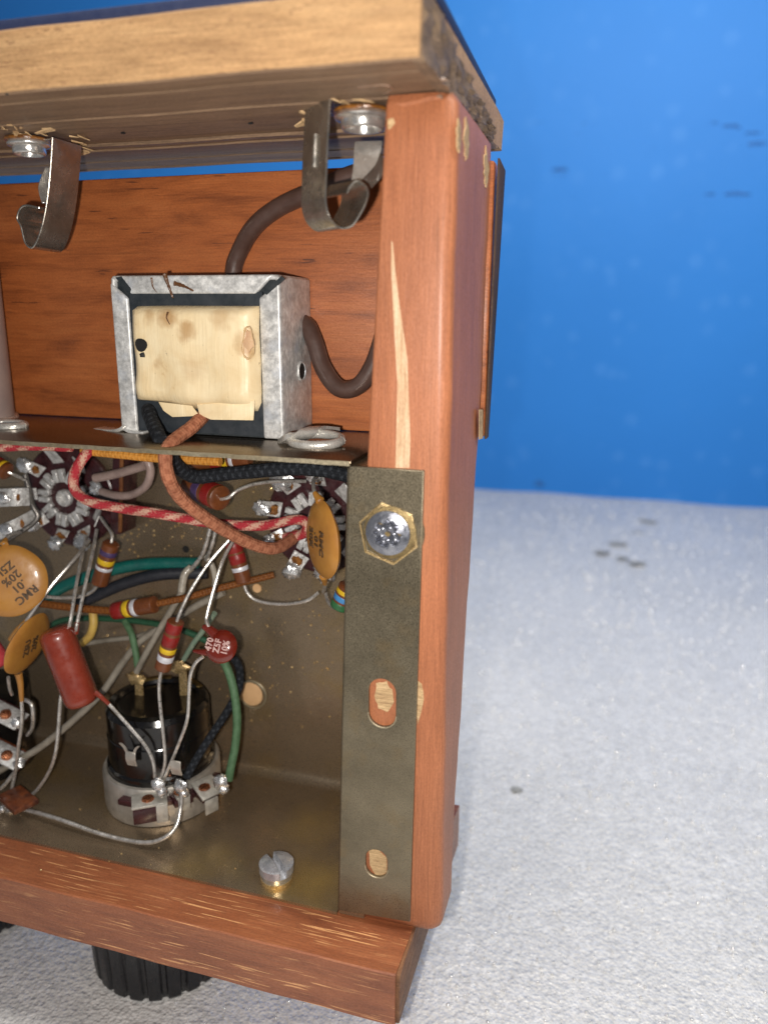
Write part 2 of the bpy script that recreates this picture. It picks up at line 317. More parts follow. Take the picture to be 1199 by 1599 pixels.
# ------------------------------------------------------------------ mesh tools
class MB:
    def __init__(s): s.v = []; s.f = []; s.uv = []
    def add(s, vs, fs, uvs=None):
        o = len(s.v); s.v += [Vector(x) for x in vs]
        for i, f in enumerate(fs):
            s.f.append(tuple(j + o for j in f)); s.uv.append(uvs[i] if uvs else None)
        return s
    def box(s, a, b, mat=None):
        x0, y0, z0 = a; x1, y1, z1 = b
        vs = [Vector(p) for p in ((x0, y0, z0), (x1, y0, z0), (x1, y1, z0), (x0, y1, z0), (x0, y0, z1), (x1, y0, z1), (x1, y1, z1), (x0, y1, z1))]
        if mat: vs = [mat @ p for p in vs]
        return s.add(vs, [(0, 3, 2, 1), (4, 5, 6, 7), (0, 1, 5, 4), (1, 2, 6, 5), (2, 3, 7, 6), (3, 0, 4, 7)])
    def tube(s, pts, r, n=12, cap=True, sub=6, jit=0.0):
        P = spline([Vector(p) for p in pts], sub) if len(pts) > 2 and sub > 1 else [Vector(p) for p in pts]
        if not hasattr(r, '__call__'):
            rr = r; r = lambda t: rr
        T = [(P[min(i + 1, len(P) - 1)] - P[max(i - 1, 0)]).normalized() for i in range(len(P))]
        N = T[0].orthogonal().normalized(); vs = []; L = 0; ls = []
        for i, p in enumerate(P):
            N = (N - T[i] * N.dot(T[i])).normalized(); B = T[i].cross(N)
            if i: L += (P[i] - P[i - 1]).length
            ls.append(L); R = r(i / (len(P) - 1)) * (1 + jit * (random.random() - 0.5))
            vs += [p + (N * cos(2 * pi * k / n) + B * sin(2 * pi * k / n)) * R for k in range(n)]
        fs = []; uv = []
        for i in range(len(P) - 1):
            for k in range(n):
                k2 = (k + 1) % n
                fs.append((i * n + k, i * n + k2, (i + 1) * n + k2, (i + 1) * n + k))
                uv.append(((ls[i], k / n), (ls[i], (k + 1) / n), (ls[i + 1], (k + 1) / n), (ls[i + 1], k / n)))
        if cap:
            fs += [tuple(reversed(range(n))), tuple(range((len(P) - 1) * n, len(P) * n))]; uv += [tuple((0, 0) for _ in range(n))] * 2
        return s.add(vs, fs, uv)
    def lathe(s, base, axis, prof, n=32, rmod=None, caps=True):
        """prof: list of (height along axis, radius)."""
        A = Vector(axis).normalized(); N = A.orthogonal().normalized()
        if abs(A.z) > 0.9: N = Vector((1, 0, 0)); N = (N - A * N.dot(A)).normalized()
        B = A.cross(N); base = Vector(base); vs = []
        for h, r in prof:
            for k in range(n):
                a = 2 * pi * k / n; q = r * (rmod(a, h) if rmod else 1)
                vs.append(base + A * h + (N * cos(a) + B * sin(a)) * q)
        fs = []
        for i in range(len(prof) - 1):
            for k in range(n):
                k2 = (k + 1) % n; fs.append((i * n + k, i * n + k2, (i + 1) * n + k2, (i + 1) * n + k))
        if caps: fs += [tuple(reversed(range(n))), tuple(range((len(prof) - 1) * n, len(prof) * n))]
        return s.add(vs, fs)
    def ribbon(s, pts, wv, t, sub=5, wfun=None):
        P = spline([Vector(p) for p in pts], sub) if sub > 1 and len(pts) > 2 else [Vector(p) for p in pts]
        wv = Vector(wv); vs = []
        for i, p in enumerate(P):
            T = (P[min(i + 1, len(P) - 1)] - P[max(i - 1, 0)]).normalized(); N = T.cross(wv).normalized() * t / 2
            k = wfun(i / (len(P) - 1)) if wfun else (0, 1)
            a, b = p + wv * k[0], p + wv * k[1]
            vs += [a + N, b + N, b - N, a - N]
        fs = []
        for i in range(len(P) - 1):
            for k in range(4):
                k2 = (k + 1) % 4; fs.append((i * 4 + k, i * 4 + k2, (i + 1) * 4 + k2, (i + 1) * 4 + k))
        e = (len(P) - 1) * 4
        fs += [(3, 2, 1, 0), (e, e + 1, e + 2, e + 3)]
        return s.add(vs, fs)
    def prism(s, poly, ext):
        n = len(poly); e = Vector(ext); P = [Vector(p) for p in poly]
        vs = P + [p + e for p in P]
        fs = [tuple(range(n)), tuple(reversed(range(n, 2 * n)))] + [(i + n, (i + 1) % n + n, (i + 1) % n, i) for i in range(n)]
        return s.add(vs, fs)
    def blob(s, c, r, seg=10, jit=0.2, sc=(1, 1, 1)):
        c = Vector(c); vs = []; fs = []; rg = seg // 2 + 1
        for i in range(rg + 1):
            for k in range(seg):
                th = pi * i / rg; ph = 2 * pi * k / seg
                q = r * (1 + jit * (random.random() - 0.5) * (1 if 0 < i < rg else 0))
                vs.append(c + Vector((sin(th) * cos(ph) * sc[0], sin(th) * sin(ph) * sc[1], cos(th) * sc[2])) * q)
        for i in range(rg):
            for k in range(seg):
                k2 = (k + 1) % seg; fs.append((i * seg + k, (i + 1) * seg + k, (i + 1) * seg + k2, i * seg + k2))
        return s.add(vs, fs)
    def build(s, name, mat, parent=None, bevel=0, segs=2, sharp=38, subd=0, fix=True):
        off = Vector(parent['_o']) if parent is not None and '_o' in parent else Vector((0, 0, 0))
        me = bpy.data.meshes.new(name)
        me.from_pydata([tuple(v - off) for v in s.v], [], s.f)
        if any(s.uv):
            ul = me.uv_layers.new(name='UVMap')
            for p, u in zip(me.polygons, s.uv):
                if u:
                    for li, c in zip(p.loop_indices, u): ul.data[li].uv = c
        bm = bmesh.new(); bm.from_mesh(me)
        bmesh.ops.remove_doubles(bm, verts=bm.verts, dist=1e-5)
        if fix: bmesh.ops.recalc_face_normals(bm, faces=bm.faces)
        if bevel:
            ed = [e for e in bm.edges if len(e.link_faces) == 2 and e.calc_face_angle(0) > radians(30)]
            bmesh.ops.bevel(bm, geom=ed, offset=bevel, segments=segs, profile=0.5, affect='EDGES', clamp_overlap=True)
        bm.to_mesh(me); bm.free()
        me.polygons.foreach_set('use_smooth', [True] * len(me.polygons)); me.set_sharp_from_angle(angle=radians(sharp))
        me.materials.append(mat)
        o = bpy.data.objects.new(name, me); COL.objects.link(o)
        if parent is not None:
            o.parent = parent; o['_o'] = tuple(off)
        if subd:
            md = o.modifiers.new('s', 'SUBSURF'); md.levels = md.render_levels = subd
        return o
def spline(P, sub):
    out = []
    for i in range(len(P) - 1):
        p0, p1, p2, p3 = P[max(i - 1, 0)], P[i], P[i + 1], P[min(i + 2, len(P) - 1)]
        for k in range(sub):
            t = k / sub
            out.append(0.5 * ((2 * p1) + (p2 - p0) * t + (2 * p0 - 5 * p1 + 4 * p2 - p3) * t * t + (3 * p1 - p0 - 3 * p2 + p3) * t ** 3))
    out.append(P[-1]); return out
def thing(name, label, cat, loc, group=None):
    o = bpy.data.objects.new(name, None); COL.objects.link(o); o.location = loc; o['_o'] = tuple(Vector(loc))
    o.empty_display_size = 0.1
    o['label'] = label; o['category'] = cat
    if group: o['group'] = group
    return o
def tag(o, label, cat, group=None):
    o['label'] = label; o['category'] = cat
    if group: o['group'] = group
    return o
def px(pts): return [at(*p) for p in pts]
def plate(name, outer, holes, t, mat, parent, org, ux, uz, bevel=0.01):
    """flat sheet with holes: 2-D outlines (in the ux, uz plane at org) filled and thickened."""
    cu = bpy.data.curves.new(name, 'CURVE'); cu.dimensions = '2D'; cu.fill_mode = 'BOTH'; cu.extrude = t / 2; cu.bevel_depth = bevel; cu.bevel_resolution = 1
    for lp in [outer] + holes:
        sp = cu.splines.new('POLY'); sp.points.add(len(lp) - 1); sp.use_cyclic_u = True
        for q, p in zip(sp.points, lp): q.co = (p[0], p[1], 0, 1)
    tmp = bpy.data.objects.new('tmp', cu); COL.objects.link(tmp)
    bpy.context.view_layer.update()
    me = bpy.data.meshes.new_from_object(tmp.evaluated_get(bpy.context.evaluated_depsgraph_get()))
    bpy.data.objects.remove(tmp)
    ux, uz = Vector(ux).normalized(), Vector(uz).normalized(); n = ux.cross(uz)
    M4 = Matrix((ux, uz, n)).transposed().to_4x4(); M4.translation = Vector(org) - Vector(parent['_o'])
    me.transform(M4); me.materials.clear(); me.materials.append(mat)
    o = bpy.data.objects.new(name, me); COL.objects.link(o); o.parent = parent; o['_o'] = parent['_o']; return o
def text(name, body, size, mat, parent, org, ux, uy, spacing=1.0, squash=1.0, thick=0.004):
    cu = bpy.data.curves.new(name, 'FONT'); cu.body = body; cu.size = size; cu.align_x = 'CENTER'; cu.align_y = 'CENTER'; cu.extrude = thick; cu.space_character = spacing; cu.resolution_u = 3
    cu.offset = 0.006
    tmp = bpy.data.objects.new('tmp', cu); COL.objects.link(tmp); bpy.context.view_layer.update()
    me = bpy.data.meshes.new_from_object(tmp.evaluated_get(bpy.context.evaluated_depsgraph_get())); bpy.data.objects.remove(tmp)
    ux = Vector(ux).normalized(); uy = (Vector(uy) - ux * Vector(uy).dot(ux)).normalized(); n = ux.cross(uy)
    M4 = Matrix((ux * squash, uy, n)).transposed().to_4x4(); M4.translation = Vector(org) - Vector(parent['_o'])
    me.transform(M4); me.materials.clear(); me.materials.append(mat)
    o = bpy.data.objects.new(name, me); COL.objects.link(o); o.parent = parent; o['_o'] = parent['_o']; return o
def headdisc(mb, c, axis, r, hf, nr=12, na=48, skirt=0.1):
    A = Vector(axis).normalized(); N = A.orthogonal().normalized()
    if abs(A.z) > 0.9: N = Vector((1, 0, 0))
    B = A.cross(N); c = Vector(c); vs = [c + A * hf(0, 0)]; fs = []
    for i in range(1, nr + 1):
        for k in range(na):
            a = 2 * pi * k / na; q = r * i / nr; vs.append(c + N * cos(a) * q + B * sin(a) * q + A * hf(q * cos(a), q * sin(a)))
    for k in range(na):
        a = 2 * pi * k / na; vs.append(c + (N * cos(a) + B * sin(a)) * r - A * skirt)
    for k in range(na): fs.append((0, 1 + k, 1 + (k + 1) % na))
    for i in range(nr):
        for k in range(na):
            k2 = (k + 1) % na; fs.append((1 + i * na + k, 1 + (i + 1) * na + k, 1 + (i + 1) * na + k2, 1 + i * na + k2))
    mb.add(vs, fs); return N, B
def copy_tree(o, parent=None, d=(0, 0, 0)):
    c = o.copy(); COL.objects.link(c)
    if parent is not None: c.parent = parent
    else: c.location = o.location + Vector(d)
    for ch in list(o.children): copy_tree(ch, c)
    return c

# ------------------------------------------------------------------ setting
ZF = -3.9
mb = MB()
nx, ny = 90, 80
vs = []; fs = []
for j in range(ny + 1):
    for i in range(nx + 1):
        x = -45 + 100 * i / nx; y = -16 + 75 * j / ny
        vs.append((x, y, ZF + 0.10 * sin(x * 0.21 + 1) * sin(y * 0.17) + 0.05 * sin(x * 0.7 + y * 0.4)- 0.05))
for j in range(ny):
    for i in range(nx):
        a = j * (nx + 1) + i; fs.append((a, a + 1, a + nx + 2, a + nx + 1))
mb.add(vs, fs)
o = mb.build('foam_ground', FOAM, fix=False); o['kind'] = 'structure'
fo = o; BEAD = simple('sparkle_bead', (0.92, 0.92, 0.93), (0.85, 0.85, 0.86), 3, 0.14, 0.45, 0, spec=1.0, rvar=0.04, coat=1.0)
mb = MB()
for i in range(9000):  # tiny glossy beads added to make the foam sparkle
    d_ = random.random() ** 1.7; y = -8 + 60 * d_; hw = 9 + 0.55 * (y + 11)
    x = 2.8 + random.uniform(-.55, 1.0) * hw
    r = random.choice((.018, .024, .03, .036, .05)) * (0.75 + .024 * (y + 8))
    c = Vector((x, y, ZF + 0.10 * sin(x * 0.21 + 1) * sin(y * 0.17) + 0.05 * sin(x * 0.7 + y * 0.4) - 0.05 + r * .15))
    vs = []
    for j in range(4):
        th = pi * j / 3
        for k in range(6): vs.append(c + Vector((sin(th) * cos(k * pi / 3), sin(th) * sin(k * pi / 3), cos(th))) * r * random.uniform(.85, 1.1))
    mb.add(vs, [(j * 6 + k, (j + 1) * 6 + k, (j + 1) * 6 + (k + 1) % 6, j * 6 + (k + 1) % 6) for j in range(3) for k in range(6)])
o = mb.build('sparkle_beads', BEAD, fo, sharp=180, fix=False); o['kind'] = 'stuff'
mb = MB().box((-70, 53.9, ZF - 3), (75, 55.5, 60))
o = mb.build('blue_backdrop', BLUE, bevel=0.3); o['kind'] = 'structure'
SCUF = simple('dark_scuff', (0.014, 0.11, 0.36), (0.022, 0.17, 0.54), 2, 0.7, 0, 0); bdrop = o
for sx_, sy_, w_ in ((1140, 197, .55), (1152, 200, .3), (1181, 225, .7), (1176, 208, .5), (1115, 192, .3), (1108, 304, .4), (1146, 303, .7), (1165, 304, .4), (875, 265, .7), (842, 756, .5)):
    p = at(sx_, sy_, 53.88); m_ = MB(); m_.blob(p, w_ * .8, 14, 1.0, (1.0, .03, .2 if sy_ < 700 else .6)); m_.build('scuff_mark', SCUF, bdrop)
# grey smudges of dirt lying on the foam
for i, (qx, qy, r) in enumerate([(1012, 815, 0.34), (990, 833, 0.45), (965, 850, 0.3), (940, 863, 0.25), (972, 872, 0.2), (995, 880, 0.28), (806, 1234, 0.14), (676, 1494, 0.07)]):
    p = atz(qx, qy, ZF + 0.02); mb = MB(); mb.blob(p, r * (1.35 if i < 6 else 1), 14, 0.9, (1.3, 1.0, 0.09))
    o = mb.build('dirt_crumb', simple('grey_dirt', (0.36, 0.36, 0.35), (0.24, 0.24, 0.23), 6, 0.9, 0, 0.4) if i == 0 else bpy.data.materials['grey_dirt'])
    tag(o, ['grey dirt smudge at the far tip of the smear on the foam', 'longest grey dirt smudge in the middle of the smear', 'grey dirt smudge where the smear thins out', 'faint grey dirt smudge at the near tip of the smear', 'small dirt smudge just below the smear, nearer the cabinet',
        'small dirt smudge just below the smear, farther from the cabinet', 'lone dark dirt crumb on open foam beside the post', 'tiny dark dirt crumb on foam near the front panel corner'][i], 'dirt', 'dirt crumbs on the foam')

# ------------------------------------------------------------------ wooden cabinet
cab = thing('radio_cabinet', 'open orange brown wooden radio cabinet lying on its knobs', 'cabinet', (0, 0, -1.1))
def ipl(tab, z):
    for (z0, a), (z1, b) in zip(tab, tab[1:]):
        if z1 <= z <= z0: return b + (a - b) * (z - z1) / (z0 - z1)
    return tab[-1][1]
XL = [(13.84, -0.52), (8.6, -0.80), (0.0, -1.25)]
XR = [(13.84, 0.49), (8, 0.50), (0, 0.60)]
YB = [(13.84, 3.0), (8.6, 2.72), (7.46, 2.4), (1.5, 1.0), (0.0, 0.85)]
mb = MB(); rings = []; zs = [0.004, 0.06, 0.16, 0.3] + [0.7 + 13.0 * i / 26 for i in range(27)] + [13.76, 13.835]
for z in zs:
    ins = max(0, 0.3 - z) ** 2 * 1.6 + max(0, z - 13.7) * 0.6
    xl, xr, yb = ipl(XL, z), ipl(XR, z) - ins, ipl(YB, z); wv = 0.006 * sin(z * 2.1) + 0.004 * sin(z * 5.3)
    xr += wv; rf, rl = 0.2, 0.05
    ring = [(xl, yb), (xl, rl + ins), (xl + rl * 0.3, rl * 0.3 + ins), (xl + rl, ins)]
    for k in range(7):
        a = pi / 2 * k / 6; ring.append((xr - rf + rf * sin(a), ins + rf - rf * cos(a)))
    ring.append((xr, yb)); rings.append([Vector((x, y, z)) for x, y in ring])
n = len(rings[0]); vs = [p for r in rings for p in r]
fs = [(i * n + k, i * n + (k + 1) % n, (i + 1) * n + (k + 1) % n, (i + 1) * n + k) for i in range(len(rings) - 1) for k in range(n)]
fs += [tuple(reversed(range(n))), tuple(range((len(rings) - 1) * n, len(rings) * n))]
mb.add(vs, fs); post = mb.build('side_panel', W_POST, cab, sharp=50)
def wear(poly, name='bare_patch', th=0.004, mat=W_SPL, par=None):
    m_ = MB(); c = sum((Vector(p) for p in poly), Vector()) / len(poly)
    nrm = (Vector(poly[1]) - Vector(poly[0])).cross(Vector(poly[2]) - Vector(poly[0])).normalized()
    if nrm.dot(CAM - c) < 0: nrm = -nrm
    m_.prism([Vector(p) - nrm * th for p in poly], nrm * th * 2); return m_.build(name, mat, par or post)
def jag(pts, k, amp):
    out = []
    for a, b in zip(pts, pts[1:] + pts[:1]):
        a, b = Vector(a), Vector(b)
        for i in range(k):
            p = a.lerp(b, i / k)
            out.append(p + Vector(((random.random() - .5) * amp, 0, (random.random() - .5) * amp)))
    return out
# long scraped streak: down its left edge, back up its right edge
stL = [(611, 376), (611, 420), (613, 470), (616, 520), (619, 560), (620.5, 600), (619.5, 650), (618.5, 690), (618, 731)]
stR = [(640, 731), (640.5, 690), (640, 650), (638, 600), (636, 560), (631, 525), (623, 470), (618, 420), (614, 380)]
P = [at(x + random.uniform(-.7, .7), y, 0) for x, y in stL + stR]
m_ = MB(); nL = len(stL)
vs = [p + Vector((0, -0.004, 0)) for p in P]; fsx = [(i, i + 1, 2 * nL - 2 - i, 2 * nL - 1 - i) for i in range(nL - 1)]
m_.add(vs + [p + Vector((0, 0.01, 0)) for p in P], fsx + [tuple(j + 18 for j in reversed(f)) for f in fsx] + [(i, (i + 1) % 18, (i + 1) % 18 + 18, i + 18) for i in range(18)])
m_.build('bare_streak', W_BARE, post)
wear(jag(px([(651, 1062), (659, 1068), (663, 1092), (659, 1112), (652, 1132), (650, 1100)]), 2, 0.02))
wear(jag(px([(588, 1068), (604, 1064), (613, 1078), (616, 1098), (606, 1113), (592, 1106), (585, 1088)]), 3, 0.03))
wear(jag(px([(576, 1322), (588, 1324), (605, 1340), (604, 1362), (590, 1372), (578, 1350)]), 2, 0.02), mat=W_SPL)
wear(jag(px([(606, 188), (615, 184), (618, 192), (612, 200), (607, 203)]), 2, 0.015))
for x, y, w_, h_ in ((716, 212, 3, 26), (728, 218, 4.5, 32), (758.5, 264, 4, 32)):
    pl = []
    for k in range(24):
        a = 2 * pi * k / 24; pl.append(atx(x + w_ * cos(a) * (0.5 + 0.7 * random.random()), y + h_ * sin(a) * (0.7 + .45 * random.random()), 0.497))
    wear(pl, th=0.012, mat=W_SPL)
# pale chip along the post's top arris
wear(jag(px([(618, 163), (640, 160), (668, 152), (689, 151), (688, 156), (662, 160), (630, 168)]), 2, 0.02), mat=W_POST)
# back board
mb = MB().box((-14, 3.0, 8.635), (0.56, 3.36, 13.46)); mb.build('back_panel', W_BACK, cab, bevel=0.05)
wear([atx(x, y, 0.563) for x, y in ((748, 640), (754, 640), (754, 685), (748, 687))], par=cab)
mb = MB()
# slanted end lipping of the back panel, seen beyond the side
mb.prism([Vector((0.56, 3.05, 8.6)), Vector((0.56, 3.33, 8.6)), Vector((0.66, 3.40, 13.35)), Vector((0.60, 3.05, 13.5))], (0.04, 0, 0))
mb.build('end_lipping', W_DRK, cab, bevel=0.01)
# front panel (the radio lies on it), ends at right
mb = MB(); nX = 30; sec = [(-1.0, -0.02), (-0.97, 0.0), (3.92, 0.0), (3.96, -0.04), (3.96, -1.08), (-0.97, -1.10), (-1.0, -1.07)]
vs = []
for i in range(nX + 1):
    X = -14 + 14.06 * i / nX
    for y, z in sec: vs.append((X + (0.03 * y if i == nX else 0), y + (0.008 * sin(X * 3.1) if y < 0 else 0), z + (0.006 * sin(X * 2.3 + 1) if z > -.5 and y < 0 else 0)))
k = len(sec); fs = [(i * k + j, i * k + (j + 1) % k, (i + 1) * k + (j + 1) % k, (i + 1) * k + j) for i in range(nX) for j in range(k)]
fs += [tuple(range(k)), tuple(reversed(range(nX * k, nX * k + k)))]
mb.add(vs, fs); mb.build('front_panel', W_PANEL, cab, sharp=30)
mb = MB().box((0.0, -0.95, -1.06), (0.10, 3.95, -0.035)); mb.build('panel_end', W_PEND, cab, bevel=0.02)
# top board, sawn underside with shallow saw steps, ragged right end
ZT, ZTT = 13.84, 14.68
mb = MB(); prof = [(-1.34, ZT + .03), (-1.32, ZT)]
yy = -1.3; st = 0
while yy < 4.3:
    yy += random.uniform(0.10, 0.34); st = random.choice((0, 0.015, 0.03, 0.05)) if 0.1 < yy else random.choice((0, 0.012))
    prof += [(yy - 0.02, prof[-1][1]), (yy, ZT + st)]
prof += [(4.44, ZT + 0.03), (4.44, ZTT - 0.3), (4.0, ZTT - .2), (-1.22, ZTT), (-1.34, ZTT - 0.06)]
k = len(prof); xs = [-14 + 14.1 * i / 24 for i in range(25)] + [0.2]
vs = []
for i, X in enumerate(xs + [0.33]):
    for y, z in prof:
        e = 0
        if i == len(xs): e = 0.03 * y + random.uniform(-.02, .02)
        vs.append((X + e, y + 0.01 * sin(X * 2.7 + z * 9) * (y < 0), z + 0.006 * sin(X * 1.9 + y)))
nn = len(xs) + 1
fs = [(i * k + j, i * k + (j + 1) % k, (i + 1) * k + (j + 1) % k, (i + 1) * k + j) for i in range(nn - 1) for j in range(k)]
fs += [tuple(range(k)), tuple(reversed(range((nn - 1) * k, nn * k)))]
mb.add(vs, fs); top = mb.build('top_board', W_TOP, cab, sharp=20)
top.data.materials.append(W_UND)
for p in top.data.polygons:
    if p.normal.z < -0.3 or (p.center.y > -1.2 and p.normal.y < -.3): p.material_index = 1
# splintered grey end of the top board
mb = MB(); NY, NZ = 30, 8; g = []
for j in range(NZ + 1):
    for i in range(NY + 1):
        y = -1.30 + 4.7 * i / NY; zt_ = 14.63 - 0.13 * max(0, y + 1) - 0.02 * random.random(); z = ZT - 0.02 + (zt_ - ZT + 0.02) * j / NZ
        if j == 0: z -= 0.05 * random.random() * (y > 0.3)
        g.append((0.375 + 0.028 * y + random.uniform(-.05, .05), y, z))
vs = g + [(0.2, y, z) for x, y, z in g]; m0 = len(g)
fs = [(j * (NY + 1) + i, j * (NY + 1) + i + 1, (j + 1) * (NY + 1) + i + 1, (j + 1) * (NY + 1) + i) for j in range(NZ) for i in range(NY)]
rim = [i for i in range(NY + 1)] + [(j + 1) * (NY + 1) + NY for j in range(NZ)] + [NZ * (NY + 1) + i for i in range(NY - 1, -1, -1)] + [j * (NY + 1) for j in range(NZ - 1, 0, -1)]
fs += [(rim[i], rim[i] + m0, rim[(i + 1) % len(rim)] + m0, rim[(i + 1) % len(rim)]) for i in range(len(rim))]
mb.add(vs, fs); mb.build('splintered_end', W_END, top, sharp=25)
# dark covering on the outer face
mb = MB(); mb.prism([Vector((-14, -1.2, ZTT + .004)), Vector((-14, 4.2, ZTT - .18)), Vector((-14, 4.2, ZTT + .02)), Vector((-14, -1.2, ZTT + 0.15))], (14.36, 0, 0)); mb.build('covering', COVER, top, bevel=0.03)
# torn fibres round the clip mounts
def splinters(cx, cy, n_, sx, sy):
    for i in range(n_):
        p = atz(cx + random.uniform(-sx, sx), cy + random.uniform(-sy, sy), ZT + 0.01)
        d = Vector((random.uniform(-1, 1), random.uniform(-0.4, 0.4), -random.uniform(0.02, 0.3))) * random.uniform(0.12, 0.36)
        q = Vector((random.uniform(-.08, .08), random.uniform(.06, .16), random.uniform(-.02, .02)))
        m_ = MB(); m_.add([p, p + q, p + d + q * 0.4, p + d, p + Vector((0, 0, .03)), p + q + Vector((0, 0, .03)), p + d + q * .4 + Vector((0, 0, .012)), p + d + Vector((0, 0, .012))],
                          [(0, 1, 2, 3), (7, 6, 5, 4), (0, 4, 5, 1), (1, 5, 6, 2), (2, 6, 7, 3), (3, 7, 4, 0)])
        m_.build('splinter', W_SPL, top)
splinters(120, 224, 10, 16, 16); splinters(35, 203, 14, 48, 7); splinters(472, 182, 4, 8, 10); splinters(545, 158, 5, 30, 4)
for x, y, r in ((392, 193, 0.05), (193, 208, 0.05), (12, 148, .03)):
    p = atz(x, y, ZT); m_ = MB(); m_.blob(p, r, 8, 0.5, (1, .5, .35)); m_.build('dark_chip', DARK, top)
# clear glue beads along the joint with the side panel
for pts in ([(560, 137), (600, 133), (612, 139), (600, 147)], [(672, 124), (690, 124), (704, 127)], [(682, 152), (688, 150), (690, 156)]):
    m_ = MB(); m_.tube([at(x, y, -0.03) if y > 145 else atz(x, y, ZT - 0.005) for x, y in pts], lambda t: 0.006 + 0.012 * sin(pi * t), 8, jit=0.8)
    m_.build('glue_bead', simple('clear_glue', (0.30, 0.2, 0.14), (0.25, 0.16, 0.11), 5, 0.15, 0, 0.3, coat=0.8) if 'clear_glue' not in bpy.data.materials else bpy.data.materials['clear_glue'], top)

# ------------------------------------------------------------------ spring clips
def clip(label, prof, w_, ey, er, tongue, Y, wsl):
    p0 = at(prof[0][0], prof[0][1], Y)
    c = thing('spring_clip', label, 'clip', p0, 'spring clips under the top board')
    P = [at(x, y, Y) for x, y in prof]
    m_ = MB(); m_.ribbon(P, w_, 0.035, 6); st_ = m_.build('strap', SPRING, c, bevel=0.008, segs=1, sharp=30)
    # raised rib on the leg
    q0, q1 = at(*wsl[0], Y) + Vector(w_) * 0.42, at(*wsl[1], Y) + Vector(w_) * 0.42
    nrm = (q1 - q0).cross(Vector(w_)).normalized()
    if nrm.dot(CAM - q0) < 0: nrm = -nrm
    m_ = MB(); m_.tube([q0 + nrm * .012, q1 + nrm * .012], 0.04, 8, sub=1); m_.build('rib', SPRING, st_)
    e = atz(ey[0], ey[1], ZT - 0.22)
    m_ = MB(); m_.lathe(e + Vector((0, 0, 0.14)), (0, 0, 1), [(0, er * 1.28), (0.025, er * 1.3), (0.05, er * 1.25)], 28, lambda a, h: 1 + 0.03 * sin(5 * a)); m_.build('fibre_washer', FLUX, c)
    m_ = MB(); m_.lathe(e, (0, 0, -1), [(-0.14, er * 1.15), (-0.10, er * 1.22), (-0.07, er * 1.16), (-0.05, er * 0.94), (0.04, er * 0.92), (0.07, er * .86), (0.07, er * 0.76), (0.02, er * 0.70), (-0.16, er * .66)], 36, caps=False)
    m_.build('eyelet', NICKEL, c, sharp=60)
    m_ = MB(); m_.lathe(e, (0, 0, -1), [(-0.17, er * 0.67), (-0.15, er * 0.5), (-0.13, 0.01)], 24); m_.build('eyelet_plug', NICKEL, c)
    # horizontal strap tab between leg top and eyelet
    a = P[0] + Vector((0, 0, -0.02)); b = Vector((e.x, e.y, a.z - 0.01))
    m_ = MB(); wv = Vector(w_); m_.ribbon([a, a.lerp(b, .5), b], wv * 0.9, 0.03, 3); m_.build('mount_tab', SPRING, c, bevel=.006, segs=1)
    for pts, wv, mt in tongue:
        m_ = MB(); m_.ribbon([at(x, y, yy_) for x, y, yy_ in pts], wv, 0.03, 5); m_.build('tongue', mt, c, bevel=0.006, segs=1)
    return c
clip('spring clip beside the side panel with its hook curling towards the post',
     [(517, 153), (513, 215), (510, 290), (510, 318), (516, 340), (531, 355), (549, 354), (562, 337), (572, 318), (576, 300), (569, 288), (557, 283), (548, 292), (543, 303)],
     (-0.58, 0.5, 0.02), (568, 196), 0.36,
     [([(555, 222, .85), (553, 240, .8), (552, 262, .75), (549, 284, .7)], Vector((0.42, 0.05, 0.0)), NICKEL),
      ([(594, 238, .8), (586, 258, .75), (570, 276, .65), (556, 290, .55)], Vector((0.10, 0.05, -0.16)), SPRING)], 0.1, ((511, 205), (509, 258)))
clip('spring clip on torn wood with its hook curling away from the other clip',
     [(82, 214), (79, 262), (73, 318), (64, 360), (52, 386), (40, 380), (33, 354), (27, 341), (32, 326), (42, 321), (62, 325)],
     (0.12, 0.62, -0.03), (47, 236), 0.30,
     [([(72, 262, 1.2), (66, 275, 1.15), (61, 295, 1.1), (67, 318, 1.05)], Vector((0.16, 0.3, 0.02)), NICKEL)], 0.95, ((73, 262), (69, 300)))

# ------------------------------------------------------------------ chassis
ch = thing('metal_chassis', 'olive plated metal chassis tray with wired underside inside the cabinet', 'chassis', (-5, 0, 0.03))
ZS = 8.63
mb = MB().box((-14, 0.0, ZS - 0.08), (-1.06, 3.85, ZS)); shelf = mb.build('shelf', SHELFM, ch, bevel=0.02)
mb = MB()
vs = []; NXs = 60
for i in range(NXs + 1):
    X = -14 + 12.92 * i / NXs; j = random.uniform(-.006, .006)
    vs += [(X, -0.012, ZS - .078 + j), (X, -0.012, ZS - 0.004 + j), (X, 0.004, ZS - .004 + j), (X, .004, ZS - .078 + j)]
fs = [(i * 4 + k, i * 4 + (k + 1) % 4, (i + 1) * 4 + (k + 1) % 4, (i + 1) * 4 + k) for i in range(NXs) for k in range(4)] + [(3, 2, 1, 0), (NXs * 4, NXs * 4 + 1, NXs * 4 + 2, NXs * 4 + 3)]
mb.add(vs, fs); mb.build('sheared_edge', EDGE, shelf)
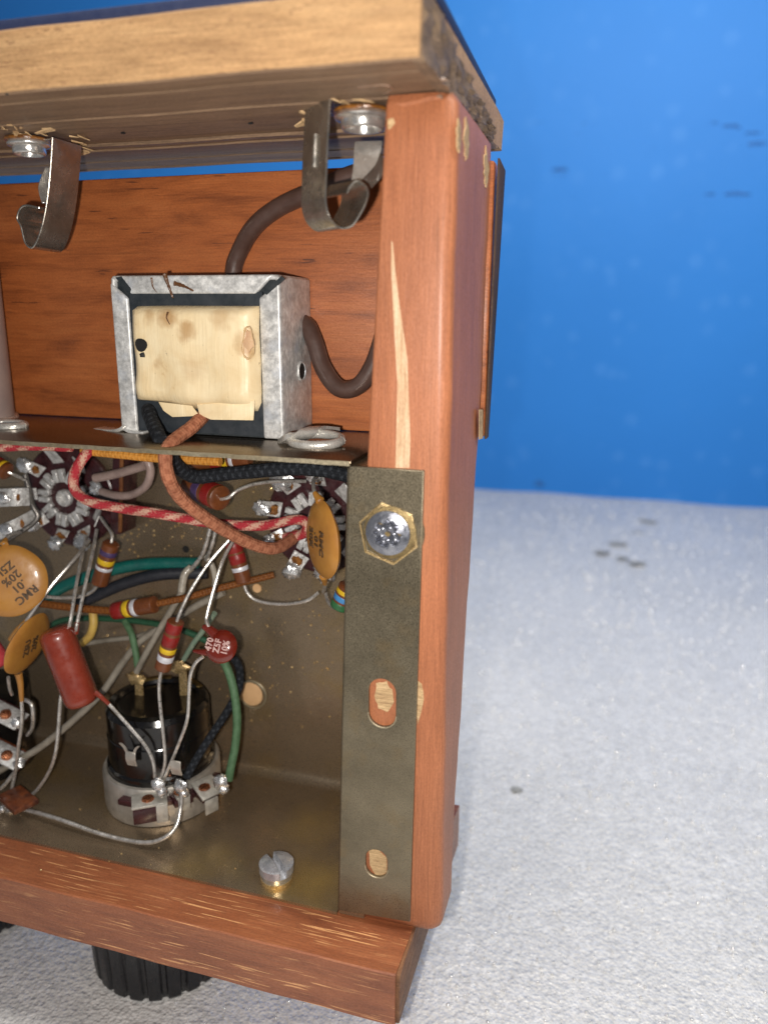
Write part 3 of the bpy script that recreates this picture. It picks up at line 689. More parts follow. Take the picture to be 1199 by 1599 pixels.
# tray: back wall, bend and floor in one bent sheet
mb = MB(); sec = [(3.72, ZS - .085)] + [(3.72, 0.35)] + [(3.72 - 0.26 + 0.26 * cos(a), 0.32 - 0.26 * sin(a)) for a in [pi / 12 * q for q in range(1, 7)]] + [(0.0, 0.06)]
out = [(3.79, ZS - .085), (3.79, 0.3), (3.46, 0.004), (0.0, 0.004)]
pl = [Vector((-14, y, z)) for y, z in sec + out[::-1]]
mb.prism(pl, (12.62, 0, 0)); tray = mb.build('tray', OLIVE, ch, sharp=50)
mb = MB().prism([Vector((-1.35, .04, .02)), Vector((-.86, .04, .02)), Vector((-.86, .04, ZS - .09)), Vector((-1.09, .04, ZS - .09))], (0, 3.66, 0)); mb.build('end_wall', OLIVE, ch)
def stadium(cx_, cz_, rx, hz, n_=10):
    out_ = []
    for k in range(n_ + 1): a = pi * k / n_; out_.append((cx_ + rx * cos(a), cz_ + hz + rx * sin(a)))
    for k in range(n_ + 1): a = pi + pi * k / n_; out_.append((cx_ + rx * cos(a), cz_ - hz + rx * sin(a)))
    return out_
o0 = at(535, 1423, -0.03); cl = lambda x, y: ((at(x, y, -0.03) - o0).x, (at(x, y, -0.03) - o0).z)
outer = [cl(548, 729), cl(662, 736), cl(640, 1437), cl(531, 1419)]
hx = cl(607, 834); hexa = [(hx[0] + 0.49 * cos(pi / 6 + pi / 3 * k + .2) * (1.05 if k in (0, 1) else 1), hx[1] + 0.49 * sin(pi / 6 + pi / 3 * k + .2)) for k in range(6)]
s1, s2 = cl(598, 1097), cl(589, 1347)
fl = plate('mounting_flange', outer, [hexa, stadium(s1[0], s1[1], 0.25, 0.21), stadium(s2[0], s2[1], 0.215, 0.085)], 0.05, FLANGE, ch, o0, (1, 0, 0), (0, 0, 1), 0.012)
mb = MB(); mb.tube([at(549, 731, 0.012), at(533, 1418, 0.012)], 0.062, 12, sub=1); mb.build('folded_edge', FLANGE, fl)
def ringp(name, c, n_, r, tr, mat, par, sx=1, sz=1):
    m_ = MB(); P_ = [Vector(c) + Vector((r * sx * cos(2 * pi * k / n_), 0, r * sz * sin(2 * pi * k / n_))) for k in range(n_ + 1)]
    m_.tube(P_, tr, 6, sub=1, cap=False); return m_.build(name, mat, par)
mb = MB(); hp = [o0 + Vector((x, -0.035, z)) for x, z in hexa]; mb.tube(hp + [hp[0]], 0.03, 6, sub=1, jit=.9); mb.build('burred_rim', BRASS, fl)
for sl, rx, hz in ((s1, .25, .21), (s2, .215, .085)):
    pp = [o0 + Vector((x, -0.03, z)) for x, z in stadium(sl[0], sl[1], rx, hz)][11:]; mb = MB(); mb.tube(pp, 0.016, 6, sub=1); mb.build('slot_burr', EDGE, fl)
# hole with cream plug, small dark hole, round light spot
hc = at(395, 1085, 3.70); ringp('hole_rim', hc, 28, 0.34, 0.035, EDGE, tray, 1, 1)
mb = MB(); mb.lathe(hc + Vector((-.05, 0.03, 0)), (0, -1, 0), [(0, 0.30), (0.02, 0.30), (0.03, 0.28), (0.032, 0.01)], 28); mb.build('cream_plug', PLUGM, tray)
mb = MB(); mb.lathe(at(291, 858, 3.715), (0, -1, 0), [(0, 0.085), (0.006, 0.085)], 16); mb.build('small_hole', DARK, tray)
mb = MB(); mb.lathe(at(402, 919, 3.70), (0, -1, 0), [(0, 0.11), (0.02, 0.10)], 16); mb.build('cream_plug', PLUGM, tray)
# bright brass blobs standing in for glints on the tray's pitted back
mb = MB()
def glints(n_, x0, x1, y0, y1):
    for i in range(n_):
        x, y = random.gauss((x0 + x1) / 2, (x1 - x0) / 3.4), random.gauss((y0 + y1) / 2, (y1 - y0) / 3.4)
        if not (20 < x < 533 and 735 < y < 1150): continue
        mb.blob(at(x, y, 3.715), random.choice((.016, .02, .026, .034)), 6, 0.2, (1, .6, 1))
glints(60, 190, 330, 790, 850); glints(70, 370, 530, 930, 1130); glints(26, 120, 240, 830, 870); glints(26, 150, 260, 960, 1080); glints(20, 400, 470, 750, 800); glints(26, 260, 520, 900, 1120); glints(10, 100, 330, 900, 1130)
for i in range(26):
    p = atz(random.uniform(60, 520), random.uniform(1200, 1360), 0.062); mb.blob(p, random.choice((.012, .018, .022)), 6, .2)
o = mb.build('glint_specks', GLINT, tray); o['kind'] = 'stuff'

# screws
def screw_phil():
    c = at(606, 833, -0.13); t = thing('machine_screw', 'cross recessed steel screw in the burred hexagonal hole of the flange', 'screw', c)
    def hf(x, y):
        r2 = x * x + y * y; h = 0.10 * (1 - r2 / 0.16); a = 0.32; X_, Y_ = x * cos(a) + y * sin(a), -x * sin(a) + y * cos(a)
        k_ = max(0.0, 1 - max(min(abs(X_) / .105, abs(Y_) / .105) ** 6, max(abs(X_), abs(Y_)) / .22 if max(abs(X_), abs(Y_)) > .2 else 0)); h -= 0.11 * min(1, k_ * 2) * (0.75 + 0.5 * sin(23 * X_ + 1) * cos(19 * Y_))
        return h
    m_ = MB(); headdisc(m_, c, (0, -1, 0), 0.36, hf, 22, 72, 0.12); m_.build('head', simple('blued_screw_steel', (0.36, 0.37, 0.41), (0.20, 0.21, 0.25), 4, 0.28, 0.85, 0.25, 0.02, bscale=18), t, sharp=32)
    m_ = MB(); m_.lathe(Vector((c.x, 0, c.z)), (0, -1, 0), [(-.01, .57), (.03, .57), (.031, .01)], 30); m_.build('backing_washer', FLANGE, t)
    m_ = MB(); m_.lathe(c + Vector((.02, .06, 0)), (0, -1, 0), [(-0.02, 0.43), (0.03, 0.43), (0.04, 0.40)], 30); m_.build('washer', simple('brass_washer', (0.16, 0.115, 0.05), (0.25, 0.18, 0.08), 12, 0.45, 0.7, 0.4), t)
screw_phil()
def screw_slot():
    c = atz(433, 1372, 0.06); t = thing('slotted_screw', 'slotted zinc screw standing on the chassis floor', 'screw', c)
    def hf(x, y):
        h = 0.05 * (1 - (x * x + y * y) / 0.09); a = -0.75; Y_ = -x * sin(a) + y * cos(a)
        return h - (0.15 if abs(Y_) < 0.062 else 0)
    m_ = MB(); headdisc(m_, c + Vector((0, 0, 0.38)), (0, 0, 1), 0.34, hf, 34, 110, 0.17); m_.build('head', STEEL, t, sharp=32)
    m_ = MB(); m_.lathe(c, (0, 0, 1), [(0.08, 0.31), (.21, .31), (0.22, 0.25)], 30); m_.build('shoulder', NICKEL, t)
    m_ = MB(); m_.lathe(c, (0, 0, 1), [(0.0, 0.32), (0.075, 0.32), (0.085, 0.29)], 30); m_.build('washer', BRASS, t)
screw_slot()

# ------------------------------------------------------------------ transformer
tr = thing('mains_transformer', 'small transformer in a galvanised frame with cream paper coil on the shelf', 'transformer', (-4.5, 2, ZS))
x0, x1, z0, z1, yf, ybk = -6.26, -2.86, ZS + 0.02, 11.53, 1.5, 2.96
fr = MB(); wl, wr, wt = 0.36, 0.40, 0.33
def flange_strip(poly): fr.prism([Vector((x, yf, z)) for x, z in poly], (0, 0.09, 0))
flange_strip([(x0, z1 - .12), (x0 + wl, z1 - wt - .06), (x0 + wl, z0), (x0, z0)])
flange_strip([(x1, z1 - .12), (x1, z0), (x1 - wr, z0), (x1 - wr, z1 - wt - .06)])
flange_strip([(x0 + .1, z1), (x1 - .1, z1), (x1 - wr - .06, z1 - wt), (x0 + wl + .06, z1 - wt)])
fr.box((x0, yf + .03, z0), (x0 + .09, ybk, z1 - .02)); fr.box((x1 - .09, yf + .03, z0), (x1, ybk, z1 - .02)); fr.box((x0 + .02, yf + .03, z1 - .09), (x1 - .02, ybk, z1))
frame = fr.build('frame', GALV, tr, bevel=0.055, segs=3, sharp=50)
mb = MB().box((x0 + .1, yf + .1, z0), (x1 - .1, ybk - 0.02, z1 - .1)); mb.build('core', LAM, tr)
mb = MB()   # thin dark insulation sheet edges round the coil
mb.box((-5.86, yf + .02, ZS + .06), (-3.2, yf + .098, 11.24)); mb.build('insulation_sheet', simple('black_fish_paper', (0.014, 0.020, 0.026), (0.03, 0.036, 0.044), 3, .55, 0, .2), tr)
# coil: rounded, bulging, slightly crumpled wrap
mb = MB(); NX_, NZ_ = 26, 20; g = []
cx0, cx1, cz0, cz1 = -5.80, -3.26, 9.22, 11.0
for j in range(NZ_ + 1):
    for i in range(NX_ + 1):
        s_, t_ = i / NX_, j / NZ_; X = cx0 + (cx1 - cx0) * s_; Z = cz0 + (cz1 - cz0) * t_
        e = min(1, min(s_, 1 - s_) * 13, min(t_, 1 - t_) * 12); e = (1 - (1 - e) ** 2.2)
        if j == 0: Z += 0.04 * sin(s_ * 9 + 1) - 0.08 * (s_ > .3) * s_
        Y = yf + 0.03 - 0.26 * e - 0.03 * sin(s_ * pi) - 0.025 * sin(s_ * 17 + t_ * 2) * (1 - t_) - 0.02 * sin(t_ * 11 + s_ * 3) - .04 * math.exp(-((t_ - .18) / .08) ** 2)
        g.append((X, Y, Z))
vs = g; fs = [(j * (NX_ + 1) + i, j * (NX_ + 1) + i + 1, (j + 1) * (NX_ + 1) + i + 1, (j + 1) * (NX_ + 1) + i) for j in range(NZ_) for i in range(NX_)]
rim = [i for i in range(NX_ + 1)] + [(j + 1) * (NX_ + 1) + NX_ for j in range(NZ_)] + [NZ_ * (NX_ + 1) + i for i in range(NX_ - 1, -1, -1)] + [j * (NX_ + 1) for j in range(NZ_ - 1, 0, -1)]
m0 = len(vs); vs = vs + [(x, yf + .12, z) for x, y, z in g]
fs += [(rim[i], rim[i] + m0, rim[(i + 1) % len(rim)] + m0, rim[(i + 1) % len(rim)]) for i in range(len(rim))]
mb.add(vs, fs); coil = mb.build('coil', PAPER, tr, sharp=60)
# loose paper flaps under the coil
for pts, mt in (([(248, 628), (300, 634), (312, 650), (270, 652), (256, 642)], PAPER), ([(308, 632), (398, 626), (396, 657), (330, 656), (312, 648)], PAPER)):
    m_ = MB(); m_.prism([at(x, y, 1.30 + 0.03 * sin(x)) for x, y in pts], (0, 0.03, 0)); m_.build('paper_flap', mt, coil, bevel=0.008)
# hole, resin ring, varnish drips
mb = MB(); mb.lathe(at(222, 539, 1.25), (0, -1, 0), [(-.1, .12), (.03, .12), (.032, .01)], 16, lambda a, h: 1 + .07 * sin(3 * a)); mb.build('lead_hole', DARK, coil)
m_ = MB(); m_.tube([at(222 + 1.5 * sin(i), 552 + 3 * i, 1.22) for i in range(3)], 0.045, 6); m_.build('varnish_drip', DARK, coil)
m_ = MB(); P_ = [at(388 + 9 * cos(a) * (1 + .2 * sin(3 * a)), 536 + 25 * sin(a), 1.245) for a in [2 * pi * k / 18 for k in range(19)]]; m_.tube(P_, lambda t: 0.008 + 0.012 * abs(sin(7 * t)), 6, sub=2, jit=.9); m_.build('resin_ring', simple('amber_resin', (0.55, 0.36, 0.17), (0.68, 0.48, 0.26), 8, .35, 0, .3, coat=.2), coil)
m_ = MB(); m_.prism([at(389 + 8 * cos(a) * (1 + .3 * sin(3 * a)), 532 + 17 * sin(a) * (1 + .2 * sin(5 * a)), 1.255) for a in [2 * pi * k / 16 for k in range(16)]], (0, .03, 0)); m_.build('resin_patch', simple('pinkish_resin', (0.60, 0.36, 0.22), (0.68, 0.45, 0.26), 7, .3, 0, .4, coat=.3), coil, bevel=.01)
for pts, r, yv in (([(258, 428), (261, 438), (266, 452), (271, 466)], .04, 1.495), ([(263, 488), (261, 497), (266, 507)], .016, 1.215), ([(274, 443), (288, 447), (304, 455)], .05, 1.515), ([(238, 434), (240, 448), (246, 457)], .025, 1.51)):
    m_ = MB(); P_ = [at(x, y, yv) for x, y in pts]; m_.tube(P_, lambda t, r=r: r * (1.1 - .7 * t), 8, jit=.4); o_ = m_.build('varnish_drip', GLUE, coil if yv < 1.4 else frame)
# dark mitre gaps at the corners
for pts in ([(181, 434), (190, 432), (206, 452), (203, 460)], [(440, 431), (446, 436), (417, 461), (412, 457)]):
    m_ = MB(); m_.prism([at(x, y, yf - .006) for x, y in pts], (0, .02, 0)); m_.build('mitre_gap', LAM, frame)
# rivet hole in the side plate
mb = MB(); hc = atx(471, 580, x1 + .002); mb.lathe(hc, (1, 0, 0), [(0, .17), (.012, .165)], 20); mb.build('side_hole', DARK, frame)
mb = MB(); mb.tube([hc + Vector((.01, .17 * cos(a), .17 * sin(a))) for a in [2 * pi * k / 20 for k in range(21)]], .022, 6, sub=1); mb.build('hole_rim', GALV, frame)
# mounting feet: flat twisted lugs lying on the shelf
mb = MB(); mb.ribbon(px([(424, 692, 1.46), (432, 690, 1.20), (446, 683, 0.98), (462, 675, 1.05), (482, 670, 1.40), (508, 672, 1.8)]), Vector((0.30, 0.34, -0.03)), 0.10, 6, lambda t: (.3 - .3 * sin(pi * min(1, t * 1.2)) , .7 + .3 * sin(pi * min(1, t * 1.2)))); mb.build('foot_lug', FOOT, tr, bevel=.03)
mb = MB(); c_ = atz(494, 687, ZS + 0.10)
mb.tube([c_ + Vector((0.46 * cos(a), 0.34 * sin(a), 0.05 * sin(a))) for a in [2 * pi * k / 24 for k in range(25)]], .085, 10, sub=1); mb.build('foot_ring', FOOT, tr)
mb = MB(); mb.ribbon(px([(196, 664, 1.5), (186, 672, 1.45), (170, 674, 1.5), (146, 672, 1.7)]), Vector((0.02, 0.35, 0)), 0.07, 5); mb.build('foot_lug', FOOT, tr, bevel=.015)
mb = MB(); mb.ribbon(px([(190, 668, 1.5), (205, 676, 1.42), (224, 677, 1.42)]), Vector((0.0, 0.3, 0)), 0.06, 4); mb.build('foot_lug', GALV, tr, bevel=.015)

# ------------------------------------------------------------------ grey can and its ring lug at the frame's edge
can = thing('capacitor_can', 'pinkish grey enamelled can standing on the shelf', 'can', (-10.62, 1.9, ZS))
mb = MB(); mb.lathe((-10.62, 1.9, ZS), (0, 0, 1), [(0.08, 1.16), (3.5, 1.17), (3.68, 1.13), (3.78, 1.0), (3.8, 0.3)], 48); mb.build('body', CANM, can)
mb = MB(); mb.lathe((-10.62, 1.9, ZS), (0, 0, 1), [(0.004, 1.24), (.07, 1.22), (.08, 1.17)], 40); mb.build('base_ring', FOOT, can)
mb = MB(); c_ = atz(12, 664, ZS + .05); mb.tube([c_ + Vector((.38 * cos(a), .26 * sin(a), 0)) for a in [2 * pi * k / 20 for k in range(21)]], .075, 8, sub=1); mb.build('foot_ring', FOOT, can)

# ------------------------------------------------------------------ wires
def wire(label, pts, r, mat, name='cloth_wire', cat='wire', group=None, n=12, parts=None, jit=0.0):
    P_ = px(pts); t = MB(); t.tube(P_, r, n, jit=jit)
    o_ = t.build(name, mat, None)
    return tag(o_, label, cat, group)
wire('brown vinyl power cord looping behind the transformer and the post', [(640, 262, 2.3), (590, 264, 2.2), (545, 276, 2.2), (500, 296, 2.3), (440, 322, 2.5), (400, 352, 2.6), (377, 388, 2.75), (365, 425, 2.8), (372, 470, 2.82), (425, 500, 2.83), (474, 505, 2.7), (490, 530, 2.6), (505, 575, 2.5), (530, 607, 2.4), (560, 603, 2.4), (583, 570, 2.4), (600, 520, 2.4)], 0.165, CORD, 'power_cord', 'cord', n=16)
wire('red and white braided wire dropping from the shelf and running to the disc capacitor', [(152, 690, 2.0), (142, 702, 1.6), (128, 720, 1.4), (117, 742, 1.3), (118, 765, 1.3), (140, 783, 1.4), (190, 794, 1.5), (250, 803, 1.7), (323, 816, 2.0), (361, 820, 2.1), (413, 821, 2.3), (454, 813, 2.5), (473, 813, 2.6), (481, 823, 2.6), (472, 835, 2.7), (446, 840, 2.8)], 0.106, REDW, jit=.06)
wire('short red and white braided wire lying tight under the shelf edge', [(-40, 701, 1.0), (20, 698, 1.0), (60, 697, 1.0), (113, 699, 1.1)], 0.092, REDW, jit=.06)
wire('thick salmon braided wire hanging from the coil over the shelf edge', [(322, 646, 1.5), (300, 668, 1.1), (278, 684, 0.75), (265, 697, 0.42), (259, 712, 0.30), (264, 746, 0.35), (285, 780, 0.65), (330, 815, 1.1), (385, 846, 1.6), (425, 857, 2.0), (450, 847, 2.5), (464, 835, 2.9)], 0.125, TANW, n=14, jit=.08)
wire('black braided wire from the coil running under the shelf towards the flange', [(232, 640, 1.45), (240, 662, 1.1), (252, 688, .75), (262, 705, 0.9), (278, 728, 1.3), (305, 745, 1.7), (350, 741, 1.9), (440, 733, 1.9), (500, 734, 1.9), (560, 748, 1.9)], 0.135, BLKW, n=14, jit=.1)
wire('flat orange wire stretched along below the shelf', [(130, 704, 1.6), (190, 710, 1.6), (250, 716, 1.6), (345, 721, 1.6)], 0.09, ORGV)
wire('grey mauve wire leaning across the brown board edge', [(150, 747, 2.7), (180, 741, 2.6), (205, 734, 2.5), (228, 727, 2.4)], 0.10, MAUVE, 'insulated_wire')
wire('grey mauve wire bent into an open loop below the orange wire', [(215, 708, 2.5), (230, 718, 2.4), (236, 738, 2.4), (228, 760, 2.5), (206, 773, 2.7), (182, 774, 2.8), (160, 768, 3.0)], 0.088, MAUVE, 'insulated_wire')
wire('thick teal wire arching across the back of the tray', [(66, 938, 2.5), (105, 914, 2.6), (165, 893, 2.8), (230, 881, 3.1), (312, 880, 3.4)], 0.14, TEAL, 'insulated_wire')
wire('thick black wire following just below the teal wire', [(120, 945, 2.7), (150, 931, 2.7), (200, 910, 2.9), (255, 897, 3.1), (325, 895, 3.4)], 0.14, BLKV, 'insulated_wire')
wire('brown cloth wire slanting down from the socket to the resistor beside it', [(236, 945, 2.1), (290, 934, 2.3), (340, 920, 2.5), (400, 905, 2.8), (428, 898, 3.0)], 0.075, BRNW)
wire('brown cloth wire passing behind the orange disc to the resistor', [(30, 938, 1.9), (80, 945, 1.9), (130, 951, 2.0), (182, 955, 2.1)], 0.085, BRNW)
wire('thin green wire running level behind the red capsule', [(70, 988, 2.9), (90, 972, 2.9), (130, 966, 2.9), (200, 969, 2.9), (262, 978, 2.9), (300, 990, 2.9), (335, 1008, 2.9)], 0.07, DGRN, 'insulated_wire')
wire('short green wire dropping from the level green wire to a brass lug', [(196, 971, 2.85), (206, 990, 2.7), (212, 1015, 2.6), (216, 1042, 2.5)], 0.075, GRNV, 'insulated_wire')
wire('green wire curving down from the dark red capacitor to the control', [(345, 1025, 2.5), (358, 1050, 2.4), (367, 1085, 2.3), (371, 1125, 2.2), (368, 1165, 2.1), (361, 1200, 1.95), (358, 1218, 1.9)], 0.092, GRNV, 'insulated_wire', n=14)
wire('pale green wire leaning up beside the banded resistor', [(336, 958, 2.3), (318, 985, 2.4), (303, 1005, 2.4), (288, 1030, 2.5)], 0.06, simple('faded_green_insulation', (0.22, 0.27, 0.20), (0.12, 0.2, 0.14), 5, .5, 0, .3), 'insulated_wire')
wire('black cloth wire sagging behind the green wire to the middle terminal', [(360, 1022, 2.8), (374, 1042, 2.8), (374, 1075, 2.7), (355, 1112, 2.3), (330, 1150, 1.9), (308, 1185, 1.6), (292, 1215, 1.4)], 0.085, BLKW)
wire('cream yellow wire end curling beside the red capsule', [(146, 955, 2.7), (147, 975, 2.6), (142, 992, 2.6), (130, 1004, 2.7)], 0.095, YELV, 'insulated_wire')
wire('long grey wire slanting from the bottom corner up behind the capsule', [(-30, 1222, 1.2), (20, 1192, 1.4), (60, 1170, 1.6), (110, 1130, 1.9), (160, 1082, 2.3), (192, 1036, 2.6), (222, 1000, 2.8), (262, 975, 3.0), (305, 948, 3.1), (350, 925, 3.2)], 0.082, GREYW, 'insulated_wire')
wire('grey wire slanting between the brass lug and the clear sleeving', [(214, 1050, 2.4), (232, 1015, 2.4), (255, 975, 2.5), (276, 940, 2.6), (288, 918, 2.7)], 0.07, GREYW, 'insulated_wire')
wire('thin grey wire lying level behind the yellow wire end', [(132, 1006, 3.2), (170, 1000, 3.2), (212, 995, 3.2), (240, 985, 3.2)], 0.06, GREYW, 'insulated_wire')
wire('clear aged sleeving over a bare lead below the twin leads', [(300, 886, 2.9), (290, 896, 2.8), (286, 910, 2.7), (284, 926, 2.6)], 0.085, SLEEVE, 'sleeving', 'sleeving')
wire('curved clear sleeving crossing behind the brown cloth wire', [(322, 868, 3.0), (332, 884, 3.0), (337, 905, 3.0), (334, 928, 3.0)], 0.065, SLEEVE, 'sleeving', 'sleeving')
wire('bare twisted lead hanging beneath the salmon wire, nearer the teal wire', [(330, 822, 2.6), (325, 842, 2.6), (318, 864, 2.7), (306, 882, 2.8), (297, 890, 2.85)], 0.042, LEAD, 'bare_wire', jit=.5, n=8)
wire('second bare lead hanging beneath the salmon wire, nearer the resistor', [(338, 824, 2.7), (334, 844, 2.7), (328, 862, 2.8), (322, 874, 2.95)], 0.042, LEAD, 'bare_wire', jit=.5, n=8)
wire('long bare wire sagging across the chassis floor to the control', [(12, 1262, .9), (45, 1266, .7), (100, 1282, .55), (150, 1300, .5), (195, 1312, .5), (234, 1316, .5), (262, 1306, .6), (277, 1288, .8), (283, 1262, 1.0), (285, 1240, 1.1)], 0.046, LEAD, 'bare_wire')
wire('bare wire hooked over the terminals beside the lower orange disc', [(38, 1092, 1.6), (50, 1100, 1.5), (53, 1120, 1.5), (51, 1138, 1.6), (44, 1148, 1.7)], 0.045, LEAD, 'bare_wire')
wire('bent grey bus wire passing over the socket lugs', [(40, 742, 2.9), (46, 765, 2.9), (52, 790, 2.8), (60, 806, 2.8), (50, 820, 2.7), (25, 836, 2.5), (8, 846, 2.4)], 0.06, simple('oxidised_wire', (0.16, 0.15, 0.14), (0.28, .26, .24), 6, .4, .8, .2), 'bare_wire')
wire('thin bare wire curving from the lug behind the disc to the teal wire', [(72, 932, 2.1), (95, 934, 2.2), (125, 932, 2.3), (145, 924, 2.4), (154, 912, 2.4)], 0.04, LEAD, 'bare_wire')
wire('short bare wire end poking out at the bottom corner', [(2, 1232, 1.2), (12, 1222, 1.2), (24, 1206, 1.25)], 0.045, LEAD, 'bare_wire')

# ------------------------------------------------------------------ resistors
def resistor(label, a, b, r, bands, leads, lab_rim=None):
    A, B = at(*a), at(*b); L = (B - A).length; ax = (B - A) / L
    t = thing('resistor', label, 'resistor', A.lerp(B, .5), 'carbon resistors in the wiring')
    m_ = MB(); m_.lathe(A, ax, [(0, r * .55), (0.008, r * .88), (.03, r), (L - .03, r), (L - .008, r * .88), (L, r * .55)], 22); m_.build('body', RBODY, t)
    for f0, f1, mt in bands:
        m_ = MB(); m_.lathe(A + ax * L * f0, ax, [(0, r * 1.0), (.006, r * 1.022), (L * (f1 - f0) - .006, r * 1.022), (L * (f1 - f0), r)], 22); m_.build('band', mt, t)
    for ld in leads:
        m_ = MB(); m_.tube(px(ld), 0.036, 8); m_.build('lead', LEAD, t)
    return t
resistor('resistor with red, red, yellow and silver bands standing above the control', (275.5, 970, 1.25), (254.5, 1045, 1.25), 0.165, [(.02, .21, B_RED), (.27, .47, B_RED), (.52, .62, B_YEL), (.68, .80, B_SIL)],
         [[(276, 974, 1.25), (283, 955, 1.3), (300, 920, 1.45), (328, 878, 1.7), (358, 844, 2.0)], [(254, 1042, 1.25), (250, 1065, 1.2), (250, 1090, 1.2), (254, 1130, 1.15), (258, 1170, 1.1), (258, 1195, 1.1), (250, 1222, 1.1)]])
resistor('resistor with red, yellow and silver bands lying along the brown wire', (178, 955, 2.05), (244, 944, 2.05), 0.185, [(.05, .28, B_RED), (.32, .44, B_YEL), (.50, .60, B_SIL)], [])
resistor('brown resistor with violet, yellow and silver bands hanging below the round socket', (175, 848, 2.5), (156, 912, 2.5), 0.185, [(.16, .27, B_VIO), (.36, .48, B_YEL), (.54, .62, B_SIL)], [[(174, 852, 2.5), (176, 835, 2.6), (166, 820, 2.9), (158, 808, 3.1)]])
resistor('resistor with dark red bands and one silver band below the salmon wire', (364, 846, 2.7), (382, 910, 2.7), 0.175, [(.0, .25, B_RED), (.30, .52, B_RED), (.60, .70, B_SIL)], [[(381, 906, 2.7), (386, 924, 2.7), (402, 938, 2.7), (440, 944, 2.7), (478, 939, 2.7), (498, 926, 2.8)]])
resistor('resistor seen end on with red and violet bands between the black and salmon wires', (346, 779, 1.9), (298, 758, 2.4), 0.25, [(.12, .36, B_RED), (.46, .66, B_VIO)], [[(346, 780, 1.9), (358, 777, 1.8), (372, 766, 1.9), (400, 756, 2.2), (440, 752, 2.6), (478, 752, 3.0)]])
resistor('resistor with red and yellow bands tucked behind the shelf edge', (300, 724, 2.6), (392, 716, 2.6), 0.16, [(.36, .52, B_RED), (.56, .64, B_YEL), (.68, .74, B_SIL)], [])
resistor('red banded resistor with a yellow ring cut off by the picture edge', (-20, 718, 2.2), (14, 738, 2.2), 0.2, [(.3, .6, B_RED), (.7, .82, B_YEL)], [[(12, 737, 2.2), (24, 742, 2.3), (40, 750, 2.6)]])
resistor('resistor with light blue and yellow bands half hidden by the flange', (530, 950, 2.2), (546, 914, 2.2), 0.2, [(.05, .3, B_GRN), (.38, .58, B_BLU), (.66, .82, B_YEL)], [[(531, 946, 2.2), (522, 950, 2.3), (512, 938, 2.6), (508, 920, 2.8)]])

# ------------------------------------------------------------------ disc capacitors
def facing(c, ang, side):
    v = (CAM - at(*c)).normalized(); s_ = (right * side[0] + down * side[1]); s_ = (s_ - v * s_.dot(v)).normalized()
    return v * cos(radians(ang)) + s_ * sin(radians(ang))
def disc(label, c, nrm, r, th, leads, lines, tdir, tsize, spacing, squash=1.0, toff=(0, 0)):
    c = at(*c); nrm = Vector(nrm).normalized()
    t = thing('disc_capacitor', label, 'capacitor', c, 'orange disc capacitors')
    h = th / 2
    pr = [(-h, .02), (-h * .98, r * .45), (-h * .85, r * .75), (-h * .45, r * .94), (0, r), (h * .45, r * .94), (h * .85, r * .75), (h * .98, r * .45), (h, .02)]
    m_ = MB(); m_.lathe(c, nrm, pr, 48, lambda a, h_: 1 + .012 * sin(3 * a + 1) + .008 * sin(7 * a)); b = m_.build('body', CER, t, sharp=70)
    for ld, foot in leads:
        m_ = MB(); m_.tube(px(ld), 0.038, 8); m_.build('lead', LEAD, t)
        if foot:
            m_ = MB(); m_.tube(px(ld[:foot]), lambda tt: 0.085 - .04 * tt, 10); m_.build('lead_coating', CER, t)
    tdir = Vector(tdir); tdir = (tdir - nrm * tdir.dot(nrm)).normalized(); up = nrm.cross(tdir)
    k = len(lines)
    for i, s_ in enumerate(lines):
        off = ((k - 1) / 2 - i) * spacing + toff[1]
        text('marking', s_, tsize, INK, b, c + nrm * (h * 0.99 + .006) + up * off + tdir * toff[0], tdir, up, 1.05, squash, .012)
    return t
v3 = lambda a, b, Y: (at(b[0], b[1], Y) - at(a[0], a[1], Y))
disc('large orange disc capacitor facing the viewer, marked RMC .01 20% Z5U', (16, 908, .9), facing((16, 908, .9), 14, (-1, .3)), 0.74, 0.22,
     [([(8, 850, 1.0), (10, 842, 1.1), (20, 835, 1.3), (32, 832, 1.8)], 2)], ['RMC', '.01', '20%', 'Z5U'], v3((60, 925), (40, 943), .9), 0.23, 0.225, 1.0, (-.09, .10))
disc('orange disc capacitor tilted edge up just below the large disc', (44, 1006, 1.1), facing((44, 1006, 1.1), 64, (.9, .42)), 0.70, 0.17,
     [([(20, 998, 1.05), (28, 985, 1.0), (42, 970, .98), (80, 917, 1.3), (122, 868, 1.9), (140, 845, 2.6)], 3), ([(30, 1052, 1.1), (33, 1068, 1.1), (35, 1095, 1.1), (35, 1130, 1.1), (30, 1165, 1.1), (26, 1200, 1.1), (18, 1240, 1.1)], 3), ([(14, 1058, 1.2), (16, 1074, 1.3), (20, 1085, 1.5)], 0)],
     ['Z5U', '20%'], (at(44, 985, 1.1) - at(36, 1030, 1.1)), 0.22, 0.24)
disc('orange disc capacitor seen almost edge on beside the flange', (505, 843, 1.15), facing((505, 843, 1.15), 69, (-1, .12)), 0.72, 0.26,
     [([(500, 782, 1.2), (492, 770, 1.3), (490, 752, 1.7), (495, 745, 2.2)], 2), ([(506, 900, 1.2), (508, 912, 1.4), (506, 925, 2.2)], 2)], ['RMC', '.01', '20%'], (at(500, 900, 1.15) - at(500, 800, 1.15)), 0.22, 0.24)
